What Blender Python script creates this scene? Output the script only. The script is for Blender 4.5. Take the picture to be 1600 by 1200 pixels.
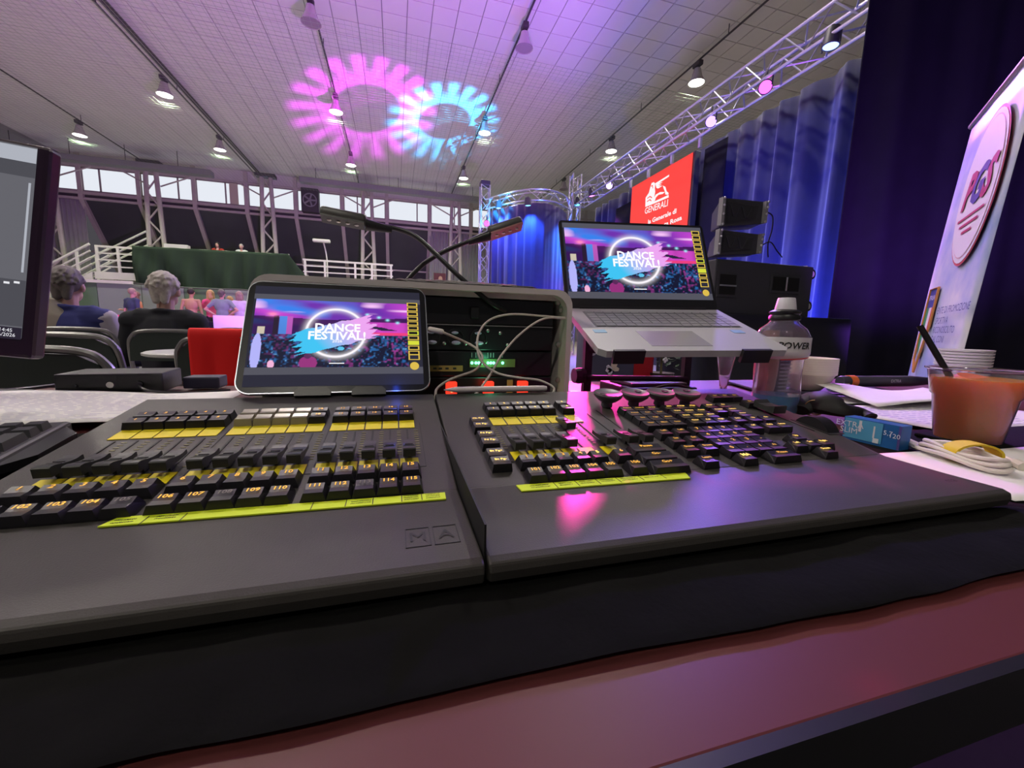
import bpy, bmesh, math, random
import numpy as np
from mathutils import Vector, Matrix, noise
random.seed(7)
for o in list(bpy.data.objects): bpy.data.objects.remove(o)
SC = bpy.context.scene
COL = SC.collection
PI = math.pi
# ------------------------------------------------------------------ camera
F, HC = 635.0, 0.90
def _n(v): v = np.array(v, float); return v/np.linalg.norm(v)
_d1 = _n((618-800, 600-507, -F)); _p2 = _n((1618-800, 600-534, -F))
_up = _n(np.cross(_p2, _d1)); _up = _up if _up[1] > 0 else -_up
_x = _n(np.cross(_d1, _up))
RC = np.array([_x, _d1, _up]); CC = np.array([0, 0, HC])
cam = bpy.data.cameras.new('camera'); cam.sensor_width = 36.0; cam.lens = F/1600*36.0
cam.clip_start = 0.01; cam.clip_end = 300
camo = bpy.data.objects.new('camera', cam); COL.objects.link(camo)
M4 = Matrix([list(RC[i])+[CC[i]] for i in range(3)]+[[0, 0, 0, 1]])
camo.matrix_world = M4; SC.camera = camo
# ------------------------------------------------------------------ world and exposure
W = bpy.data.worlds.new('hall_ambience'); SC.world = W; W.use_nodes = True
W.node_tree.nodes['Background'].inputs[0].default_value = (0.55, 0.52, 0.60, 1)
W.node_tree.nodes['Background'].inputs[1].default_value = 0.12
vs = SC.view_settings; vs.view_transform = 'Standard'; vs.look = 'None'; vs.gamma = 1; vs.exposure = 0.0
vs.use_curve_mapping = False
def light(name, kind, loc, tgt, power, color, angle=None, blend=0.3, radius=0.1, size=None):
    l = bpy.data.lights.new(name, kind); l.energy = power; l.color = color
    if kind == 'SPOT':
        l.spot_size = math.radians(angle); l.spot_blend = blend; l.shadow_soft_size = radius
    if kind == 'POINT': l.shadow_soft_size = radius
    if kind == 'AREA':
        l.shape = 'DISK'; l.size = size or 1
    o = bpy.data.objects.new(name, l); COL.objects.link(o); o.location = loc
    d = Vector(tgt)-Vector(loc); o.rotation_euler = d.to_track_quat('-Z', 'Y').to_euler()
    return o
# pixel helpers: where the line of sight of a photo pixel meets a real plane of the hall
def ray(px, py): return RC @ np.array([px-800, 600-py, -F])
def onz(px, py, z): d = ray(px, py); p = CC+d*((z-CC[2])/d[2]); return Vector(p)
def onx(px, py, x): d = ray(px, py); p = CC+d*((x-CC[0])/d[0]); return Vector(p)
def ony(px, py, y): d = ray(px, py); p = CC+d*((y-CC[1])/d[1]); return Vector(p)
def proj(P):
    c = RC.T @ (np.array(P, float)-CC); return (800+F*c[0]/-c[2], 600-F*c[1]/-c[2], -c[2])
LAMP_W = 1250.0
# stage lamps: power, colour, cone, blend
PARS = [(900, (0.12, 0.16, 1.0), 60, 0.8), (1700, (0.62, 0.16, 1.0), 15.5, 0.5), (1500, (0.28, 0.13, 1.0), 7.5, 0.6), (1800, (0.34, 0.20, 1.0), 24, 0.6), (1000, (0.6, 0.08, 1.0), 90, 0.8), (1200, (0.03, 0.22, 1.0), 100, 0.8), (1000, (0.03, 0.15, 1.0), 110, 0.8), (800, (0.06, 0.12, 1.0), 110, 0.8)]
def gobo(name, loc, tgt, power, col, angle, petals, r0, r1, phase=0.0):
    """profile moving-head lamp with a petal pattern wheel"""
    o = light(name, 'SPOT', loc, tgt, power, col, angle, 0.1, 0.03); l = o.data; l.use_nodes = True; nt = l.node_tree
    em = nt.nodes['Emission']; tc = nt.nodes.new('ShaderNodeTexCoord'); sx = nt.nodes.new('ShaderNodeSeparateXYZ'); nt.links.new(tc.outputs['Normal'], sx.inputs[0])
    def mth(op, a, b=None):
        n = nt.nodes.new('ShaderNodeMath'); n.operation = op
        for k, v in enumerate((a, b)):
            if v is None: continue
            if isinstance(v, (int, float)): n.inputs[k].default_value = v
            else: nt.links.new(v, n.inputs[k])
        return n.outputs[0]
    u = mth('DIVIDE', sx.outputs[0], sx.outputs[2]); v = mth('DIVIDE', sx.outputs[1], sx.outputs[2])
    r = mth('SQRT', mth('ADD', mth('MULTIPLY', u, u), mth('MULTIPLY', v, v)))
    a = mth('ARCTAN2', v, u); pet = mth('ADD', mth('MULTIPLY', mth('COSINE', mth('MULTIPLY', mth('ADD', a, phase), petals)), 0.5), 0.42)
    k = math.tan(math.radians(angle/2))
    def ramp(x, e0, e1): n = nt.nodes.new('ShaderNodeMapRange'); n.interpolation_type = 'SMOOTHSTEP'; nt.links.new(x, n.inputs[0]); n.inputs[1].default_value = e0; n.inputs[2].default_value = e1; return n.outputs[0]
    mask = mth('MULTIPLY', ramp(r, k*r0*0.92, k*r0*1.12), ramp(r, k*r1, k*r1*0.80))
    inner = ramp(r, k*r1*0.80, k*r0)       # solid near the core, separate petals outside
    shape = mth('MULTIPLY', mask, mth('MAXIMUM', pet, mth('MULTIPLY', inner, 0.75)))
    st = mth('ADD', mth('MULTIPLY', shape, 1.0), 0.02)
    nt.links.new(st, em.inputs['Strength'])
    return o
gobo('cyan_pattern_light', (3.2, 9.0, 1.2), (2.1, 18.4, 9.35), 46000, (0.02, 0.42, 1.0), 22, 18, 0.42, 0.98)
gobo('magenta_pattern_light', (2.2, 8.0, 1.2), (-0.95, 18.4, 9.35), 34000, (0.75, 0.02, 0.85), 24, 18, 0.42, 0.98)
# purple stage wash thrown at the ceiling
light('purple_wash', 'SPOT', (1.6, 3.0, 0.8), (-4.4, 13.0, 9.35), 5600, (0.58, 0.17, 0.92), 96, 0.35, 0.2)
light('magenta_wash', 'SPOT', (5.0, 8.0, 1.2), (3.0, 9.5, 9.35), 160, (0.8, 0.15, 0.7), 75, 0.6, 0.2)
# added blue and violet floods that brighten the curtains, without lamp bodies
light('added_curtain_flood', 'SPOT', (5.3, 5.2, 0.4), (6.5, 5.6, 3.0), 900, (0.05, 0.09, 1.0), 120, 0.9, 0.2)
light('added_curtain_flood', 'SPOT', (5.2, 8.5, 0.4), (6.5, 8.8, 3.0), 500, (0.12, 0.06, 1.0), 120, 0.9, 0.2)
light('added_curtain_flood', 'SPOT', (4.6, 11.2, 0.4), (4.6, 12.8, 2.5), 700, (0.02, 0.08, 1.0), 120, 0.9, 0.2)
light('added_violet_flood', 'SPOT', (4.6, 2.6, 0.4), (5.6, 2.9, 3.0), 700, (0.40, 0.10, 1.0), 110, 0.9, 0.2)  # added to tint the black curtain violet

# ------------------------------------------------------------------ materials
MATS = {}
def mat(name, col, rough=0.5, metal=0.0, emi=None, es=0.0, nz=None, bump=None, trans=0.0, alpha=1.0, spec=0.5, ior=1.45, coat=0.0, sheen=0.0, attr=None):
    if name in MATS: return MATS[name]
    m = bpy.data.materials.new(name); m.use_nodes = True; MATS[name] = m
    nt = m.node_tree; b = nt.nodes['Principled BSDF']; I = b.inputs
    c = (col[0], col[1], col[2], 1)
    I['Base Color'].default_value = c; I['Roughness'].default_value = rough; I['Metallic'].default_value = metal
    I['Specular IOR Level'].default_value = spec; I['IOR'].default_value = ior
    I['Transmission Weight'].default_value = trans; I['Alpha'].default_value = alpha; I['Coat Weight'].default_value = coat
    if sheen: I['Sheen Weight'].default_value = sheen
    if emi is not None:
        I['Emission Color'].default_value = (emi[0], emi[1], emi[2], 1); I['Emission Strength'].default_value = es
    if attr:
        a = nt.nodes.new('ShaderNodeAttribute'); a.attribute_name = attr
        nt.links.new(a.outputs['Color'], I['Emission Color']); I['Emission Strength'].default_value = es
    tc = None
    if nz or bump: tc = nt.nodes.new('ShaderNodeTexCoord')
    if nz:
        t = nt.nodes.new('ShaderNodeTexNoise'); t.inputs['Scale'].default_value = nz[0]; t.inputs['Detail'].default_value = 4
        nt.links.new(tc.outputs['Object'], t.inputs['Vector'])
        r = nt.nodes.new('ShaderNodeMix'); r.data_type = 'RGBA'
        k = nz[1]
        r.inputs[6].default_value = (c[0]*(1-k), c[1]*(1-k), c[2]*(1-k), 1)
        r.inputs[7].default_value = (min(1, c[0]*(1+k)), min(1, c[1]*(1+k)), min(1, c[2]*(1+k)), 1)
        nt.links.new(t.outputs['Fac'], r.inputs[0]); nt.links.new(r.outputs[2], I['Base Color'])
    if bump:
        t2 = nt.nodes.new('ShaderNodeTexNoise'); t2.inputs['Scale'].default_value = bump[0]; t2.inputs['Detail'].default_value = 3
        nt.links.new(tc.outputs['Object'], t2.inputs['Vector'])
        bp = nt.nodes.new('ShaderNodeBump'); bp.inputs['Strength'].default_value = bump[1]; bp.inputs['Distance'].default_value = bump[2] if len(bump) > 2 else 0.01
        nt.links.new(t2.outputs['Fac'], bp.inputs['Height']); nt.links.new(bp.outputs[0], I['Normal'])
    return m
def emat(name, col, es=1.0): return mat(name, (0.015, 0.015, 0.015), 0.6, emi=col, es=es, spec=0.06)
# ------------------------------------------------------------------ objects
def tag(o, label=None, cat=None, group=None, kind=None):
    if label: o['label'] = label
    if cat: o['category'] = cat
    if group: o['group'] = group
    if kind: o['kind'] = kind
    return o
def empty(name, loc=(0, 0, 0), label=None, cat=None, group=None, kind=None, parent=None):
    o = bpy.data.objects.new(name, None); o.empty_display_size = 0.05; COL.objects.link(o); o.location = Vector(loc)
    if parent: o.parent = parent
    return tag(o, label, cat, group, kind)
def wloc(o):
    v = Vector((0, 0, 0))
    while o: v += o.location; o = o.parent
    return v
def link(name, me, m=None, parent=None, loc=None, rot=None, scale=None):
    o = bpy.data.objects.new(name, me); COL.objects.link(o)
    if m is not None and not me.materials: me.materials.append(m)
    if parent: o.parent = parent
    if loc is not None: o.location = Vector(loc)-(wloc(parent) if parent else Vector((0, 0, 0)))
    if rot is not None: o.rotation_euler = rot
    if scale is not None: o.scale = scale
    return o
class MB:
    def __init__(s): s.v = []; s.f = []
    def add(s, vs_, fs, M=None):
        b = len(s.v)
        for p in vs_:
            p = Vector(p); s.v.append(M @ p if M is not None else p)
        for f in fs: s.f.append([i+b for i in f])
        return s
    def box(s, c, d, M=None, R=None):
        x, y, z = d[0]/2, d[1]/2, d[2]/2; c = Vector(c)
        ps = [Vector((i*x, j*y, k*z)) for k in (-1, 1) for j in (-1, 1) for i in (-1, 1)]
        if R is not None: ps = [R @ p for p in ps]
        return s.add([p+c for p in ps], [(0, 2, 3, 1), (4, 5, 7, 6), (0, 1, 5, 4), (2, 6, 7, 3), (0, 4, 6, 2), (1, 3, 7, 5)], M)
    def rbox(s, c, d, r=0.004, seg=2, M=None, R=None):
        bm = bmesh.new(); bmesh.ops.create_cube(bm, size=1)
        for v in bm.verts: v.co = Vector((v.co.x*d[0], v.co.y*d[1], v.co.z*d[2]))
        bmesh.ops.bevel(bm, geom=bm.edges[:], offset=min(r, min(d)*0.45), segments=seg, affect='EDGES', profile=0.5)
        bm.verts.ensure_lookup_table()
        c = Vector(c); ps = [(R @ v.co if R is not None else v.co.copy())+c for v in bm.verts]
        s.add(ps, [[v.index for v in f.verts] for f in bm.faces], M); bm.free(); return s
    def frust(s, c, b, t, h, off=(0, 0), M=None):
        x, y, z = c; B = b; T = t
        ps = [(x+i*B[0]/2, y+j*B[1]/2, z) for j in (-1, 1) for i in (-1, 1)]+[(x+off[0]+i*T[0]/2, y+off[1]+j*T[1]/2, z+h) for j in (-1, 1) for i in (-1, 1)]
        return s.add(ps, [(0, 2, 3, 1), (4, 5, 7, 6), (0, 1, 5, 4), (2, 6, 7, 3), (0, 4, 6, 2), (1, 3, 7, 5)], M)
    def prism(s, poly, a, b, M=None, axis='z'):
        n = len(poly)
        def mk(p, h): return {'z': (p[0], p[1], h), 'y': (p[0], h, p[1]), 'x': (h, p[0], p[1])}[axis]
        ps = [mk(p, a) for p in poly]+[mk(p, b) for p in poly]
        fs = [list(range(n))[::-1], list(range(n, 2*n))]+[(i, (i+1) % n, n+(i+1) % n, n+i) for i in range(n)]
        return s.add(ps, fs, M)
    def tube(s, pts, r, seg=8, closed=False, M=None, flat=None):
        pts = [Vector(p) for p in pts]; n = len(pts)
        rs = r if isinstance(r, (list, tuple)) else [r]*n
        ps = []; up = None
        for i, p in enumerate(pts):
            if closed: t = pts[(i+1) % n]-pts[i-1]
            else: t = pts[min(i+1, n-1)]-pts[max(i-1, 0)]
            if t.length < 1e-9: t = Vector((0, 0, 1))
            t.normalize()
            if up is None: up = Vector((0, 0, 1)) if abs(t.z) < 0.9 else Vector((1, 0, 0))
            u = t.cross(up)
            if u.length < 1e-6: u = t.orthogonal()
            u.normalize(); w = u.cross(t).normalized(); up = w
            for k in range(seg):
                a = 2*PI*k/seg+PI/seg
                ps.append(p+u*math.cos(a)*rs[i]*(flat or 1)+w*math.sin(a)*rs[i])
        fs = []
        for i in range(n if closed else n-1):
            j = (i+1) % n
            for k in range(seg): fs.append((i*seg+k, i*seg+(k+1) % seg, j*seg+(k+1) % seg, j*seg+k))
        if not closed: fs += [list(range(seg))[::-1], [(n-1)*seg+k for k in range(seg)]]
        return s.add(ps, fs, M)
    def lathe(s, prof, c=(0, 0, 0), seg=24, M=None, cap=True):
        c = Vector(c); ps = []; fs = []; n = len(prof)
        for r, z in prof:
            for k in range(seg):
                a = 2*PI*k/seg; ps.append((r*math.cos(a), r*math.sin(a), z))
        for i in range(n-1):
            for k in range(seg): fs.append((i*seg+k, i*seg+(k+1) % seg, (i+1)*seg+(k+1) % seg, (i+1)*seg+k))
        if cap: fs += [list(range(seg))[::-1], [(n-1)*seg+k for k in range(seg)]]
        T = Matrix.Translation(c)
        return s.add(ps, fs, T @ M if M is not None else T)
    def ell(s, c, r, R=None, nu=12, nv=8):
        c = Vector(c); ps = [Vector((0, 0, -r[2]))]; fs = []
        for j in range(1, nv):
            th = PI*j/nv-PI/2
            for i in range(nu):
                a = 2*PI*i/nu; ps.append(Vector((r[0]*math.cos(th)*math.cos(a), r[1]*math.cos(th)*math.sin(a), r[2]*math.sin(th))))
        ps.append(Vector((0, 0, r[2])))
        for i in range(nu): fs.append((0, 1+(i+1) % nu, 1+i))
        for j in range(nv-2):
            for i in range(nu):
                a = 1+j*nu; fs.append((a+i, a+(i+1) % nu, a+nu+(i+1) % nu, a+nu+i))
        L = len(ps)-1; a = 1+(nv-2)*nu
        for i in range(nu): fs.append((a+i, a+(i+1) % nu, L))
        if R is not None: ps = [R @ p for p in ps]
        return s.add([p+c for p in ps], fs)
    def cap(s, a, b, ra, rb, seg=10):
        a = Vector(a); b = Vector(b); t = (b-a).normalized()
        pts = []; rs = []
        for k in range(4): th = PI/2*(1-k/4); pts.append(a-t*ra*math.sin(th)); rs.append(max(ra*math.cos(th), ra*0.05))
        for k in range(1, 5): th = PI/2*k/4; pts.append(b+t*rb*math.sin(th)); rs.append(max(rb*math.cos(th), rb*0.05))
        return s.tube(pts, rs, seg)
    def grid(s, fn, nu, nv):
        b = len(s.v)
        for j in range(nv+1):
            for i in range(nu+1): s.v.append(Vector(fn(i/nu, j/nv)))
        for j in range(nv):
            for i in range(nu): a = b+j*(nu+1)+i; s.f.append([a, a+1, a+nu+2, a+nu+1])
        return s
    def quad(s, a, b, c, d): return s.add([a, b, c, d], [(0, 1, 2, 3)])
    def mesh(s, name, smooth=False):
        me = bpy.data.meshes.new(name); me.from_pydata([tuple(p) for p in s.v], [], s.f)
        if smooth:
            me.polygons.foreach_set('use_smooth', [True]*len(me.polygons))
            if smooth != 2:
                try: me.set_sharp_from_angle(angle=math.radians(40))
                except Exception: pass
        me.update(); return me
    def build(s, name, m, parent=None, smooth=False, solid=0.0):
        if parent:
            o = wloc(parent)
            s.v = [p-o for p in s.v]
        ob = link(name, s.mesh(name, smooth), m, parent)
        if solid:
            md = ob.modifiers.new('thickness', 'SOLIDIFY'); md.thickness = solid; md.offset = -1
        return ob
def one(name, m, label, cat, mb, group=None, kind=None, smooth=False, solid=0.0, base=None):
    """a thing that is a single mesh: origin at its base"""
    vs_ = mb.v
    if base is None:
        base = Vector((sum(p.x for p in vs_)/len(vs_), sum(p.y for p in vs_)/len(vs_), min(p.z for p in vs_)))
    base = Vector(base); mb.v = [p-base for p in vs_]
    o = mb.build(name, m, None, smooth, solid); o.location = base
    return tag(o, label, cat, group, kind)
def fix_normals(me):
    bm = bmesh.new(); bm.from_mesh(me); bmesh.ops.recalc_face_normals(bm, faces=bm.faces[:]); bm.to_mesh(me); bm.free()
def copy_tree(o, parent=None):
    c = o.copy(); COL.objects.link(c)
    if parent: c.parent = parent
    for ch in list(o.children): copy_tree(ch, c)
    return c
_TX = {}
TMP = bpy.data.scenes.new('workshop')
def tmp_eval(ob):
    TMP.collection.objects.link(ob); vl = TMP.view_layers[0]; vl.update(); dg = vl.depsgraph; dg.update()
    return bpy.data.meshes.new_from_object(ob.evaluated_get(dg))
def text_mesh(txt, size=1.0, align='CENTER', bold=0.0, shear=0.0, space=1.0, ext=0.0):
    k = (txt, round(size, 5), align, bold, shear, space, ext)
    if k in _TX: return _TX[k]
    cu = bpy.data.curves.new('txt', 'FONT'); cu.body = txt; cu.size = size; cu.align_x = align; cu.align_y = 'CENTER'
    cu.offset = bold*size; cu.shear = shear; cu.space_character = space; cu.resolution_u = 2; cu.extrude = ext
    ob = bpy.data.objects.new('txt', cu)
    me = tmp_eval(ob); me.name = 'lettering'; me.materials.clear()
    bpy.data.objects.remove(ob); bpy.data.curves.remove(cu)
    _TX[k] = me; return me
def text(name, txt, size, m, parent, M, **kw):
    """flat lettering placed by matrix M (world)"""
    me = text_mesh(txt, size, **kw).copy(); me.transform(M)
    if parent: me.transform(Matrix.Translation(-wloc(parent)))
    return link(name, me, m, parent)
def frame(o, x, z):
    """matrix with local x along x, local y along z (up on the sign), normal toward reader"""
    x = Vector(x).normalized(); z = Vector(z); z = (z-x*z.dot(x)).normalized(); n = x.cross(z)
    return Matrix(((x.x, z.x, n.x, o[0]), (x.y, z.y, n.y, o[1]), (x.z, z.z, n.z, o[2]), (0, 0, 0, 1)))
def rotz(a): return Matrix.Rotation(a, 4, 'Z')
def spline(pts, n=8):
    pts = [Vector(p) for p in pts]; out = []
    for i in range(len(pts)-1):
        p0 = pts[max(i-1, 0)]; p1 = pts[i]; p2 = pts[i+1]; p3 = pts[min(i+2, len(pts)-1)]
        for k in range(n):
            t = k/n; out.append(0.5*((2*p1)+(p2-p0)*t+(2*p0-5*p1+4*p2-p3)*t*t+(3*p1-p0-3*p2+p3)*t**3))
    out.append(pts[-1]); return out
def remesh(mb, voxel, smooth_it=3):
    me = mb.mesh('raw'); ob = bpy.data.objects.new('raw', me)
    r = ob.modifiers.new('r', 'REMESH'); r.mode = 'VOXEL'; r.voxel_size = voxel; r.use_smooth_shade = True
    sm = ob.modifiers.new('s', 'SMOOTH'); sm.iterations = smooth_it; sm.factor = 0.5
    out = tmp_eval(ob)
    bpy.data.objects.remove(ob); bpy.data.meshes.remove(me)
    out.polygons.foreach_set('use_smooth', [True]*len(out.polygons)); return out
# ------------------------------------------------------------------ the hall
CZ = 9.35
m_tile = mat('ceiling_tile', (0.72, 0.70, 0.69), 0.8, nz=(0.6, 0.04))
m_joint = mat('ceiling_joint', (0.30, 0.29, 0.30), 0.9)
m_floor = mat('hall_floor', (0.38, 0.34, 0.31), 0.5, nz=(3, 0.2))
m_steel = mat('painted_steel', (0.50, 0.45, 0.41), 0.55, nz=(4, 0.12))
m_steel2 = mat('pale_steel', (0.66, 0.66, 0.58), 0.5, nz=(4, 0.08))
m_wallp = mat('dark_wall_panel', (0.065, 0.068, 0.075), 0.5, nz=(0.7, 0.3))
m_corr = mat('corrugated_grey', (0.34, 0.33, 0.33), 0.6, nz=(1.5, 0.12))
m_duct = mat('grey_beam', (0.26, 0.26, 0.27), 0.6)
m_pane = emat('daylight_pane', (0.88, 0.92, 1.0), 0.90)
m_wire = mat('dark_conduit', (0.06, 0.055, 0.06), 0.6)
m_white = mat('white_wall', (0.62, 0.60, 0.57), 0.7, nz=(2, 0.06))
fl = MB(); fl.box((-3, 12, -0.05), (38, 42, 0.1)); tag(fl.build('floor', m_floor), 'brown hall floor seen below the tables', None, kind='structure')
ce = MB(); ce.box((-3, 12, CZ+0.08), (38, 42, 0.1)); ceil = tag(ce.build('ceiling', m_joint), None, None, kind='structure')
TP = 0.665
tm = MB(); tm.box((0, 0, 0), (TP-0.022, TP-0.022, 0.03)); tmesh = tm.mesh('tile'); tmesh.materials.append(m_tile)
tl = []
for i in range(-33, 24):
    for j in range(-9, 32):
        x = 5.73-0.3325+i*TP+0.0; y = 11.61-0.3325+j*TP
        if y > 30.0 or x < -21.5 or x > 15.5: continue
        tl.append((x, y))
def vis(t):
    u, v, d = proj((t[0], t[1], CZ)); return d > 0.5 and -15 < u < 1500 and -25 < v < 330
inv = sorted([t for t in tl if vis(t)], key=lambda t: proj((t[0], t[1], CZ))[2])
near = set(inv[:300]); rest = MB()
for t in tl:
    if t in near: link('tile', tmesh, None, ceil, (t[0], t[1], CZ+0.012))
    else: rest.box((t[0], t[1], CZ+0.012), (TP-0.022, TP-0.022, 0.03))
tag(rest.build('tile_field', m_tile, ceil), kind='stuff')
# side walls, far out of the light
wl = MB(); wl.box((-22.0, 12, 4.7), (0.2, 42, 9.4)); tag(wl.build('wall_left', m_white), kind='structure')
wr = MB(); wr.box((16.0, 12, 4.7), (0.2, 42, 9.4)); tag(wr.build('wall_right', mat('dark_side_wall', (0.12, 0.12, 0.13), 0.8)), kind='structure')
# far wall: bays between ribs
WY = 28.0
ribs = [-18.4, -15.84, -13.28, -10.72, -8.16, -5.6, -3.04, -0.44, 2.2, 4.9, 7.6, 10.4, 13.2]
WT, WB = 8.62, 7.45
wall = empty('wall_far', (-3, WY, 0), kind='structure')
hd = MB(); hd.box((-3, WY+0.1, (WT+CZ)/2+0.05), (38, 0.25, CZ-WT+0.1)); hd.build('header_panel', m_white, wall)
def wy(z):                      # the wall leans outward below the window band
    return WY if z >= 7.0 else WY+(7.0-z)*0.72
for i, (a, b) in enumerate(zip(ribs, ribs[1:])):
    corr = i in (0, 8, 9, 10, 11)
    if corr:
        mb = MB(); n = 26
        def fn(u, v, a=a, b=b):
            return (a+(b-a)*u, WY+0.15+0.05*(1 if int(u*n) % 2 else -1), 7.25*v)
        mb.grid(fn, n*2, 1); mb.build('corrugated_sheet', m_corr, wall, solid=0.02)
    else:
        for z0, z1 in ((0.0, 4.52), (4.6, 7.0)):
            mb = MB(); mb.add([(a+0.05, wy(z0)+0.1, z0), (b-0.05, wy(z0)+0.1, z0), (b-0.05, wy(z1)+0.1, z1), (a+0.05, wy(z1)+0.1, z1), (a+0.05, wy(z0)+0.2, z0), (b-0.05, wy(z0)+0.2, z0), (b-0.05, wy(z1)+0.2, z1), (a+0.05, wy(z1)+0.2, z1)],
                   [(0, 1, 2, 3), (7, 6, 5, 4), (0, 4, 5, 1), (1, 5, 6, 2), (2, 6, 7, 3), (3, 7, 4, 0)]); mb.build('wall_panel', m_wallp, wall)
for z, h, dy, m in ((7.33, 0.14, -0.05, m_steel), (7.05, 0.12, 0.0, m_steel), (7.18, 0.16, 0.1, m_wire), (4.56, 0.09, -0.05, m_steel), (8.70, 0.10, -0.05, m_steel)):
    mb = MB(); mb.box((-3, wy(z)+dy, z), (38, 0.12, h)); mb.build('horizontal_rail', m, wall)
for x in ribs:
    mb = MB()
    pf = [(WY-0.12, 9.3), (WY-0.12, 7.0), (wy(3.0)-0.12, 3.0), (wy(0.0)-0.12, 0.0), (wy(0)+0.1, 0.0), (wy(3)+0.1, 3.0), (WY+0.1, 7.0), (WY+0.1, 9.3)]
    mb.prism(pf, x-0.10, x+0.10, axis='x'); o = mb.build('rib', m_steel, wall); fix_normals(o.data)
# windows
wn = 1
for i, (a, b) in enumerate(zip(ribs, ribs[1:])):
    if b < -17 or a > 8: continue
    w = empty('window_%d' % wn, ((a+b)/2, WY, WB), kind='structure'); wn += 1
    x0, x1 = a+0.1, b-0.1
    split = x0+(x1-x0)*(0.28, 0.32, 0.72, 0.6, 0.5)[i % 5]
    fr = MB()
    for z in (WB, WT): fr.box(((x0+x1)/2, WY, z), (x1-x0, 0.08, 0.07))
    for x in (x0, split, x1): fr.box((x, WY, (WB+WT)/2), (0.07, 0.08, WT-WB))
    fr.build('window_frame', mat('window_frame_steel', (0.30, 0.26, 0.25), 0.6), w)
    for xa, xb in ((x0, split), (split, x1)):
        mb = MB(); mb.box(((xa+xb)/2, WY+0.02, (WB+WT)/2), (xb-xa-0.07, 0.02, WT-WB-0.07)); mb.build('pane', m_pane, w)
mb = MB(); mb.box((ribs[4]-0.62, WY-0.08, (WB+WT)/2), (0.42, 0.05, WT-WB-0.05)); mb.build('boarded_pane', mat('tan_board', (0.55, 0.49, 0.38), 0.8), wall)
# lattice columns
for n_, (x, lab) in enumerate(((-16.7, 'leftmost, half hidden by the monitor'), (-12.3, 'beside the green drape'), (-6.9, 'behind the green drape'), (-1.54, 'behind the white railing'), (3.75, 'next to the stage truss'))):
    c = empty('lattice_column', (x, WY-0.9, 0), 'tapered steel lattice column under the roof, '+lab, 'column', 'lattice columns')
    Y = WY-0.9
    for s in (-1, 1):
        mb = MB(); mb.tube([(x+s*0.42, Y, 0), (x+s*0.36, Y, 4.0), (x+s*0.22, Y, 8.9)], 0.11, 8); mb.build('chord', m_steel, c)
    zz = 0.3; sgn = 1
    while zz < 8.4:
        h = 0.72; wa = 0.42-0.2*zz/8.9; wb = 0.42-0.2*(zz+h)/8.9
        mb = MB(); mb.tube([(x-sgn*wa, Y, zz), (x+sgn*wb, Y, zz+h)], 0.045, 6); mb.build('brace', m_steel, c); zz += h; sgn = -sgn
    mb = MB(); mb.box((x, Y, 8.95), (1.0, 0.5, 0.16)); mb.build('column_head', m_wire, c)
    for s in (-1, 1):
        mb = MB(); mb.tube([(x+s*0.25, Y+0.3, 7.9), (x+s*1.6, Y+0.5, 8.6)], 0.04, 5); mb.build('knee_brace', m_steel, c)
# suspended grey beams
for (xa, xb, z, lab) in ((-18.0, -9.1, 8.42, 'long grey boxed beam hanging below the ceiling above the stairs'), (-4.95, 5.3, 8.62, 'long grey boxed beam hanging below the ceiling in the middle of the hall')):
    b = empty('suspended_beam', ((xa+xb)/2, 26, z-0.15), lab, 'beam')
    mb = MB(); mb.rbox(((xa+xb)/2, 26, z), (xb-xa, 0.5, 0.28), 0.03); mb.build('casing', m_duct, b)
    x = xa+0.8
    while x < xb:
        mb = MB(); mb.tube([(x, 26, z+0.1), (x, 26, CZ)], 0.015, 5); mb.build('hanger_rod', m_wire, b); x += 2.2
# dark ventilation box set in the window band
vb = empty('ventilation_box', (-4.75, WY-0.3, 7.3), 'dark square fan box mounted in front of the far windows', 'fan box')
mb = MB(); mb.rbox((-4.75, WY-0.3, 8.0), (0.95, 0.5, 1.35), 0.04); mb.build('housing', m_wire, vb)
mb = MB(); mb.tube([(-4.75+0.36*math.cos(a), WY-0.56, 8.0+0.36*math.sin(a)) for a in [2*PI*i/20 for i in range(20)]], 0.035, 6, closed=True)
for k in range(5): mb.tube([(-4.75, WY-0.56, 8.0), (-4.75+0.34*math.cos(k*1.257), WY-0.56, 8.0+0.34*math.sin(k*1.257))], 0.05, 6)
mb.build('fan_guard', m_duct, vb)
# conduits with pendant lamps
m_bell = mat('lamp_bell', (0.55, 0.52, 0.50), 0.25, metal=0.5)
m_bellg = mat('lamp_glass_bell', (0.50, 0.42, 0.46), 0.15, trans=0.3)
m_disc = emat('lamp_disc', (1.0, 0.97, 0.90), 9.0)
m_off = mat('lamp_off_glass', (0.30, 0.24, 0.28), 0.2)
rows = [(-12.75, [17.5, 22.83], 'first'), (-7.5, [0.9, 6.3, 11.9, 17.86, 22.45], 'second'), (-1.98, [-4.7, 6.4, 12.55, 17.14, 22.3], 'third'), (3.47, [6.4, 11.75, 16.93, 22.15], 'fourth'), (8.94, [6.3, 11.58, 16.74, 21.9], 'fifth')]
off = {(-1.98, 12.55), (3.47, 11.75), (8.94, 21.9)}
where = {22: 'nearest the windows', 21: 'nearest the windows', 17: 'in the middle', 16: 'in the middle', 12: 'at the picture top', 11: 'at the picture top', 6: 'above the operator', 0: 'just behind the operator', -4: 'behind the operator', -8: 'far behind the operator'}
names = {(-12.75): 'leftmost conduit', (-7.5): 'thick triple conduit', (-1.98): 'conduit through the magenta pattern', 3.47: 'conduit right of the cyan pattern', 8.94: 'conduit beside the stage truss'}
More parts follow.
